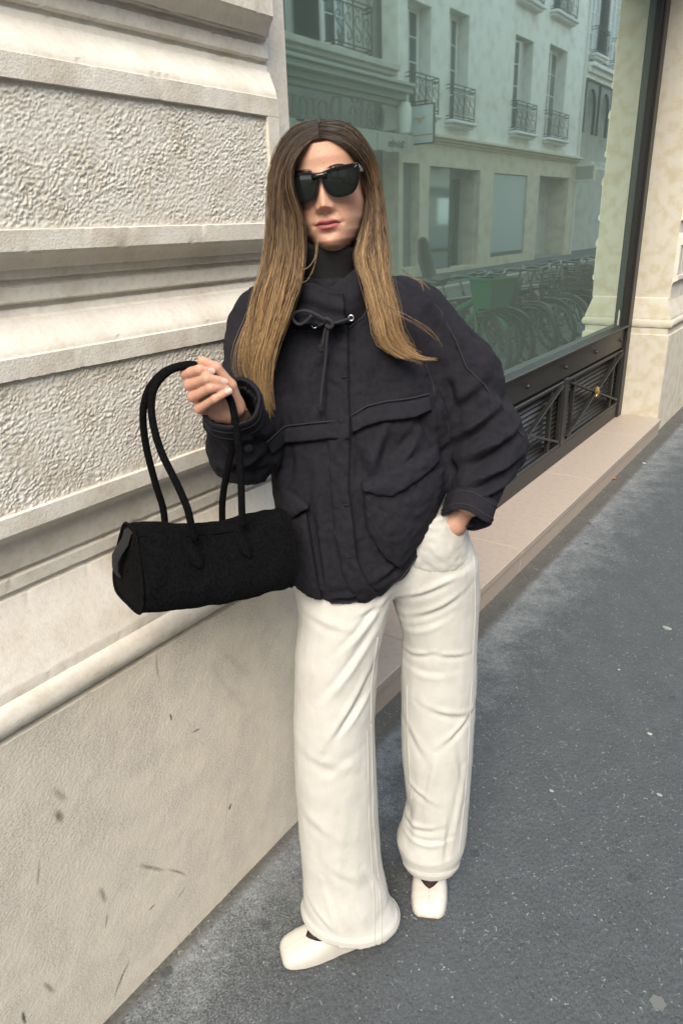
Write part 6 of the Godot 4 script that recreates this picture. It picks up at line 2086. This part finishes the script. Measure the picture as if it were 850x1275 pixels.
	for side in 2:
		var gs := []
		for raw in (L if side == 0 else Rr): gs.append(resample(raw, n))
		rng.seed = 300 + side
		var b := MB.new()
		var nz := fnl(310 + side, 1.0, 2)
		for cl in 200:
			var g0 := pow(rng.randf(), 1.15)
			if cl < 12: g0 = cl * 0.005
			var base := guide(gs, g0, n)
			var depth := rng.randf() * 0.018
			var ck := rng.randf()
			var cut := lerpf(0.70, 1.04, pow(rng.randf(), 0.6)) * (1.0 - 0.11 * g0)
			var sway := Vector3(rng.randf_range(-1, 1), 0, rng.randf_range(-0.6, 0.6)) * 0.007
			for s in 19:
				var o := Vector3(rng.randf_range(-1, 1), rng.randf_range(-0.5, 0.5), rng.randf_range(-1, 0.5)) * 0.0052 * (1.0 + 1.3 * pow(rng.randf(), 8.0))
				var ph := rng.randf() * 100.0
				var sk := clampf(ck * 0.42 + rng.randf() * 0.58, 0.0, 1.0)
				var stop := cut * rng.randf_range(0.93, 1.02)
				var pts := PackedVector3Array()
				for k in n:
					var t := k / (n - 1.0) * stop
					var x := t * (n - 1)
					var i := mini(int(x), n - 2)
					var p := base[i].lerp(base[i + 1], x - i)
					var spread := smoothstep(0.0, 0.3, t) * (1.0 - 0.50 * smoothstep(0.55, 1.0, t))
					var wave := Vector3(nz.get_noise_2d(t * 4.0, ph), 0, nz.get_noise_2d(t * 4.0, ph + 40.0)) * 0.0065 * t
					p += o * (0.25 + spread) + wave + sway * smoothstep(0.3, 1.0, t) + Vector3(0, 0, -depth * smoothstep(0.02, 0.3, t))
					if t < 0.03: p += Vector3(0, 0.001, 0)
					pts.append(off_head(p, 0.0035 + depth * -0.15 + 0.006 * (0.5 + 0.5 * o.z / 0.0058)))
				strand(b, pts, rng.randf_range(0.00038, 0.00062), sk)
		put("hair_lock", b, M.hair, h, -1)
	# loose hairs
	var fl := MB.new()
	rng.seed = 333
	for k in 260:
		var side := k % 2
		var gs: Array = L if side == 0 else Rr
		var raw: Array = gs[rng.randi_range(0, 3)]
		var pts := resample(raw, 24)
		var o := Vector3(rng.randf_range(-1, 1) * 0.013, rng.randf_range(0, 0.004), rng.randf_range(-0.2, 1.0) * 0.010)
		var q := PackedVector3Array()
		var a := rng.randi_range(0, 8)
		for j in range(a, 24):
			var t := (j - a) / float(23 - a)
			q.append(pts[j] + o * sin(t * 2.4) * 1.2 + Vector3(sin(t * 7.0 + k) * 0.005, 0, cos(t * 6.0 + k) * 0.004) * t)
		if q.size() > 3: strand(fl, q, 0.00032, rng.randf(), a / 23.0, 1.0)
	for q in [[Vector3(0.0537, 1.4270, -0.0700), Vector3(0.0951, 1.4164, -0.0550), Vector3(0.1309, 1.3915, -0.0600), Vector3(0.1593, 1.3669, -0.0800), Vector3(0.1726, 1.3478, -0.0900)], [Vector3(0.0513, 1.4402, -0.0750), Vector3(0.0923, 1.4111, -0.0550), Vector3(0.1267, 1.3875, -0.0600), Vector3(0.1623, 1.3611, -0.0800)], [Vector3(-0.0838, 1.5116, -0.0550), Vector3(-0.0706, 1.4923, -0.0450), Vector3(-0.0550, 1.5047, -0.0450), Vector3(-0.0486, 1.5360, -0.0550)], [Vector3(-0.0921, 1.4797, -0.0500), Vector3(-0.0699, 1.4732, -0.0400), Vector3(-0.0526, 1.4982, -0.0450), Vector3(-0.0456, 1.5611, -0.0400)], [Vector3(0.1078, 1.4755, -0.1300), Vector3(0.1288, 1.4617, -0.1200), Vector3(0.1406, 1.4446, -0.1200)], [Vector3(0.1012, 1.4806, -0.1400), Vector3(0.1351, 1.4583, -0.1250), Vector3(0.1528, 1.4467, -0.1250)]]:
		for j in 3:
			var pts := resample(q, 18)
			for k in 18: pts[k] += Vector3(sin(k * 0.5 + j), cos(k * 0.4 + j), 0) * 0.0012 * j
			strand(fl, pts, 0.0003, 0.25 + j * 0.25, 0.4, 0.85)
	put("loose_hair", fl, M.hair, h, -1)

func make_shoe(w: Node3D, heel: Vector3, toe: Vector3, cut: float) -> void:
	var ax := (toe - heel).normalized()
	var len := heel.distance_to(toe)
	var side := Vector3.UP.cross(ax)
	var S := [[0.0, 0.024, 0.055], [0.06, 0.030, 0.066], [0.25, 0.031, 0.075], [0.42, 0.034, 0.072], [0.55, 0.039, 0.060], [0.68, 0.0425, 0.049], [0.80, 0.0425, 0.039], [0.88, 0.0398, 0.032], [0.93, 0.0370, 0.027], [0.965, 0.0325, 0.0215], [0.988, 0.0265, 0.0150], [1.0, 0.0190, 0.009]]
	var b := MB.new()
	var rows := 80
	var nh := 18
	for half in 2:
		var first := b.v.size()
		for r in rows:
			var s := r / (rows - 1.0)
			s = 1.0 - pow(1.0 - s, 1.25)
			var hw := look(S, s, 1)
			var ht := look(S, s, 2)
			var gap := 0.20 * clampf((cut - s) / 0.15, 0.0, 1.0)
			for k in nh:
				var f := k / (nh - 1.0)
				var t := f * (0.5 - gap) if half == 0 else 0.5 + gap + f * (0.5 - gap)
				var x := cos(PI * t)
				var sx := signf(x) * pow(absf(x), 0.62)
				var sy := pow(maxf(sin(PI * t), 0.0), 0.66)
				b.v.append(heel + ax * (s * len) + side * (sx * hw * 1.05) + Vector3(0, 0.006 + sy * ht + 0.010 * (1.0 - smoothstep(0.0, 0.35, s)), 0))
		b.weave(first, rows, nh)
		# close the toe towards the middle of the sole line
		var o := b.v.size()
		b.v.append(toe + Vector3(0, 0.008, 0) + ax * 0.001)
		for k in nh - 1: b.i.append_array(PackedInt32Array([o, first + (rows - 1) * nh + k, first + (rows - 1) * nh + k + 1]))
	var shoe := put("shoe", b, M.leather, w, -1)
	var so := MB.new()
	for y in 2:
		for r in 30:
			var s := r / 29.0
			var hw := look(S, s, 1) * 1.02 - 0.001
			so.v.append(heel + ax * (s * len * 1.004) + side * hw + Vector3(0, 0.001 + y * 0.007, 0))
		for r in range(29, -1, -1):
			var s := r / 29.0
			var hw := look(S, s, 1) * 1.02 - 0.001
			so.v.append(heel + ax * (s * len * 1.004) - side * hw + Vector3(0, 0.001 + y * 0.007, 0))
	so.weave(0, 2, 60, true, true)
	so.fan(60, 60, true)
	so.fan(0, 60)
	put("sole", so, mat(lin(0.10, 0.085, 0.07), 0.7), shoe, 40)
	var sk := MB.new()
	sk.tube(PackedVector3Array([heel + ax * len * 0.30 + Vector3(0, 0.12, 0), heel + ax * len * 0.36 + Vector3(0, 0.06, 0), heel + ax * len * 0.5 + Vector3(0, 0.034, 0), heel + ax * len * 0.62 + Vector3(0, 0.026, 0), heel + ax * len * 0.82 + Vector3(0, 0.014, 0)]), PackedFloat32Array([0.032, 0.032, 0.031, 0.029, 0.024]), 14, false, true, Color(-1, 0, 0), 0.85)
	put("sock", sk, mat(lin(0.045, 0.022, 0.024), 0.8), shoe, -1)
	var cs := MB.new()
	var ln := PackedVector3Array()
	for k in 12:
		var s := lerpf(cut + 0.003, 0.985, k / 11.0)
		ln.append(heel + ax * (s * len) + Vector3(0, 0.0062 + look(S, s, 2), 0))
	cs.tube(ln, PackedFloat32Array([0.0007]), 5)
	put("seam", cs, mat(lin(0.55, 0.50, 0.43), 0.5), shoe, -1)

func make_woman() -> void:
	make_cloth_materials()
	var w := thing("person", "person in black jacket, sunglasses and wide cream jeans leaning on the wall with a handbag", "person", Vector3(-0.70, 0.0, -1.0), 0.6107)
	var hb := Basis(Vector3.UP, -0.11) * Basis(Vector3(0, 0, 1), 0.11) * Basis(Vector3.RIGHT, -0.02)
	hb = hb.scaled_local(Vector3(0.93, 0.94, 0.94))
	head_at = Transform3D(hb, Vector3.ZERO)
	head_at.origin = Vector3(-0.0381, 1.6265, -0.0760) - hb * Vector3(0, 0, 0.097)
	head_inv = head_at.affine_inverse()
	make_jacket(w)
	make_trousers(w)
	make_body(w)
	make_glasses(w)
	make_hair(w)
	make_shoe(w, Vector3(0.040, 0.0, 0.035), Vector3(-0.190, 0.0, 0.100), 0.745)
	make_shoe(w, Vector3(0.190, 0.0, -0.225), Vector3(0.157, 0.0, 0.010), 0.79)

# ------------------------------------------------------------------ the handbag hanging from her hand
func make_bag() -> void:
	var pl := Transform3D(Basis(Vector3.UP, 0.6107), Vector3(-0.70, 0.0, -1.0))   # her own frame
	var Lc: Vector3 = Vector3(-0.3595, 1.0646, 0.2050)
	var Rc: Vector3 = Vector3(-0.1376, 1.0152, 0.0350)
	var ax := (Rc - Lc).normalized()
	var len := Lc.distance_to(Rc)
	var fwd := ax.cross(Vector3.UP).normalized()
	var up := fwd.cross(ax)
	var t := thing("handbag", "black suede barrel handbag with two long tubular handles held in her hand", "handbag", pl * ((Lc + Rc) * 0.5 - up * 0.065))
	t.transform.basis = pl.basis * Basis(ax, up, fwd)
	var inv := t.transform.affine_inverse() * pl
	var P := func(p: Vector3) -> Vector3: return inv * p
	# cross section: narrow at the zip, full below, flat underneath
	var sec := [[0.0, 0.134], [0.016, 0.133], [0.025, 0.127], [0.035, 0.111], [0.046, 0.089], [0.057, 0.062], [0.064, 0.036], [0.063, 0.016], [0.053, 0.002], [0.030, -0.002], [0.0, -0.002]]
	var ring := PackedVector2Array()
	for k in sec.size(): ring.append(Vector2(sec[k][0], sec[k][1]))
	for k in range(sec.size() - 2, 0, -1): ring.append(Vector2(-sec[k][0], sec[k][1]))
	var cv := Curve2D.new()
	for k in ring.size() + 1:
		var a := ring[(k + ring.size() - 1) % ring.size()]
		var e := ring[(k + 1) % ring.size()]
		var tg := (e - a) / 6.0
		cv.add_point(ring[k % ring.size()], -tg, tg)
	var nc := 72
	var sm := PackedVector2Array()
	for k in nc: sm.append(cv.sample_baked(cv.get_baked_length() * k / nc, true))
	var b := MB.new()
	var nz := fnl(400, 1.0, 3)
	var nr := 60
	for r in nr:
		var s := r / (nr - 1.0)
		var x := (s - 0.5) * len
		var full := 1.0 + 0.045 * sin(PI * s) - 0.05 * pow(absf(s * 2.0 - 1.0), 10.0)
		var sag := -0.006 * sin(PI * s)
		for p in sm:
			var top := smoothstep(0.09, 0.128, p.y)
			var q := Vector3(x, p.y * (1.0 + 0.02 * sin(s * 9.0) * top) + sag - 0.006 * top * sin(PI * s), p.x * full)
			q += Vector3(0, nz.get_noise_3dv(q * 18.0), nz.get_noise_3dv(q * 18.0 + Vector3(9, 9, 9))) * 0.0035
			b.v.append(q)
	b.weave(0, nr, nc, true, true)
	put("bag_body", b, M.suede, t, -1)
	for sd in [-1.0, 1.0]:
		var e := MB.new()
		for r in 8:
			var g := 1.0 - r / 7.0 * 0.97
			for p in sm:
				e.v.append(Vector3(sd * (len * 0.5 + 0.004 * (1.0 - g * g)) , 0.055 + (p.y - 0.055) * g * 0.975, p.x * g * 0.945))
		e.weave(0, 8, nc, true, sd < 0)
		var panel := put("end_panel", e, M.suede, t, -1)
		var pp := MB.new()
		var pr := PackedVector3Array()
		for p in sm: pr.append(Vector3(sd * (len * 0.5 + 0.001), 0.055 + (p.y - 0.055) * 0.985, p.x * 0.962))
		pp.tube(pr, PackedFloat32Array([0.0026]), 6, true)
		put("piping", pp, M.suede, panel, -1)
		# zip runs over the end and finishes in a tab
		var zt := MB.new()
		zt.tube(PackedVector3Array([Vector3(sd * (len * 0.5 - 0.01), 0.129, 0), Vector3(sd * (len * 0.5 + 0.004), 0.122, 0), Vector3(sd * (len * 0.5 + 0.008), 0.106, 0.0), Vector3(sd * (len * 0.5 + 0.015), 0.092, -0.004), Vector3(sd * (len * 0.5 + 0.019), 0.075, -0.012), Vector3(sd * (len * 0.5 + 0.016), 0.055, -0.018), Vector3(sd * (len * 0.5 + 0.010), 0.042, -0.020)]), PackedFloat32Array([0.012, 0.012, 0.012, 0.012, 0.011, 0.010, 0.010]), 8, false, true, Color(-1, 0, 0), 0.22, Vector3(0.1, 0, 1))
		put("zip_tab", zt, M.suede_edge, panel, 50)
	var zp := MB.new()
	var zl := PackedVector3Array()
	for k in 30: zl.append(Vector3((k / 29.0 - 0.5) * len, 0.1285 - 0.010 * sin(PI * k / 29.0) + 0.002 * sin(k * 1.1), 0))
	zp.tube(zl, PackedFloat32Array([0.0035]), 6, false, true, Color(-1, 0, 0), 0.5, Vector3(0, 0, 1))
	put("zip", zp, M.suede, t, -1)
	for sd in [-1.0, 1.0]:
		var ep := MB.new()
		var l2 := PackedVector3Array()
		for k in 40:
			var s := k / 39.0
			l2.append(Vector3((s - 0.5) * len, 0.1225 - 0.010 * sin(PI * s) + nz.get_noise_1d(s * 12.0) * 0.002, sd * 0.0255 * (1.0 + 0.045 * sin(PI * s))))
		ep.tube(l2, PackedFloat32Array([0.0022]), 6)
		put("piping", ep, M.suede, t, -1)
	# the two handles, gathered in the fist
	var grip: Array = [Vector3(-0.2189, 1.3447, 0.1040), Vector3(-0.2042, 1.3251, 0.1040)]
	var front: Array = [Vector3(-0.2539, 1.0978, 0.1850), Vector3(-0.2572, 1.1328, 0.1880), Vector3(-0.2604, 1.1540, 0.1860), Vector3(-0.2727, 1.1900, 0.1800), Vector3(-0.2936, 1.2381, 0.1680), Vector3(-0.3045, 1.2761, 0.1550), Vector3(-0.3081, 1.3073, 0.1420), Vector3(-0.3019, 1.3348, 0.1300), Vector3(-0.2829, 1.3548, 0.1200), Vector3(-0.2612, 1.3620, 0.1120), Vector3(-0.2374, 1.3596, 0.1060), Vector3(-0.2189, 1.3447, 0.1040), Vector3(-0.2042, 1.3251, 0.1040), Vector3(-0.1902, 1.3057, 0.1060), Vector3(-0.1853, 1.2704, 0.1080), Vector3(-0.1834, 1.2242, 0.1120), Vector3(-0.1831, 1.1706, 0.1180), Vector3(-0.1844, 1.1300, 0.1240), Vector3(-0.1860, 1.0936, 0.1240)]
	var back: Array = [Vector3(-0.3277, 1.0808, 0.0850), Vector3(-0.3276, 1.1156, 0.0850), Vector3(-0.3331, 1.1604, 0.0900), Vector3(-0.3385, 1.2234, 0.0950), Vector3(-0.3376, 1.2681, 0.0980), Vector3(-0.3314, 1.3005, 0.1000), Vector3(-0.3179, 1.3288, 0.1000), Vector3(-0.2936, 1.3515, 0.0980), Vector3(-0.2647, 1.3611, 0.0960), Vector3(-0.2397, 1.3600, 0.0940), Vector3(-0.2198, 1.3449, 0.0920), Vector3(-0.2037, 1.3238, 0.0920), Vector3(-0.1906, 1.2993, 0.0900), Vector3(-0.1915, 1.2569, 0.0820), Vector3(-0.2029, 1.2090, 0.0700), Vector3(-0.2192, 1.1561, 0.0580), Vector3(-0.2313, 1.1081, 0.0460), Vector3(-0.2368, 1.0526, 0.0440)]
	for q in [front, back]:
		var raw := []
		for p in q: raw.append(P.call(p))
		var h := MB.new()
		h.tube(resample(raw, 120), PackedFloat32Array([0.0060]), 12)
		put("handle", h, M.suede, t, -1)
	# leaf shaped stitched ends of the front handle
	for q in [[Vector3(-0.2562, 1.1347, 0.1860), Vector3(-0.2573, 1.0523, 0.1860), 0.010], [Vector3(-0.1851, 1.1214, 0.1240), Vector3(-0.1890, 1.0411, 0.1240), 0.009]]:
		var a: Vector3 = P.call(q[0])
		var e: Vector3 = P.call(q[1])
		a.y = minf(a.y, 0.116)
		var lf := MB.new()
		var st := MB.new()
		var edge := [PackedVector3Array(), PackedVector3Array()]
		for r in 16:
			var s := r / 15.0
			var wd: float = q[2] * (0.75 + 0.9 * sin(PI * clampf(s * 0.95, 0, 1)) * s) * sqrt(maxf(0.0, 1.0 - pow(s, 6.0)))
			for k in 7:
				var x := lerpf(a.x, e.x, s) + (k / 3.0 - 1.0) * wd
				var y := lerpf(a.y, e.y, s)
				var z := 0.0
				for j in sm.size() / 2:
					if (sm[j].y - y) * (sm[j + 1].y - y) <= 0.0 and sm[j].x > 0: z = lerpf(sm[j].x, sm[j + 1].x, clampf((y - sm[j].y) / (sm[j + 1].y - sm[j].y + 1e-6), 0, 1))
				z = z * 1.045 + (0.0012 if k in [0, 6] else 0.0042)
				lf.v.append(Vector3(x, y, z))
				if k in [0, 6] and r > 0: edge[0 if k == 0 else 1].append(Vector3(x + (0.0012 if k == 0 else -0.0012), y, z + 0.0030))
		lf.weave(0, 16, 7, false, true)
		var leaf := put("handle_tab", lf, M.suede, t, -1)
		for ed in edge:
			for r in ed.size() - 1:
				st.tube(PackedVector3Array([ed[r].lerp(ed[r + 1], 0.1), ed[r].lerp(ed[r + 1], 0.75)]), PackedFloat32Array([0.0008]), 4)
		put("stitching", st, M.suede, leaf)
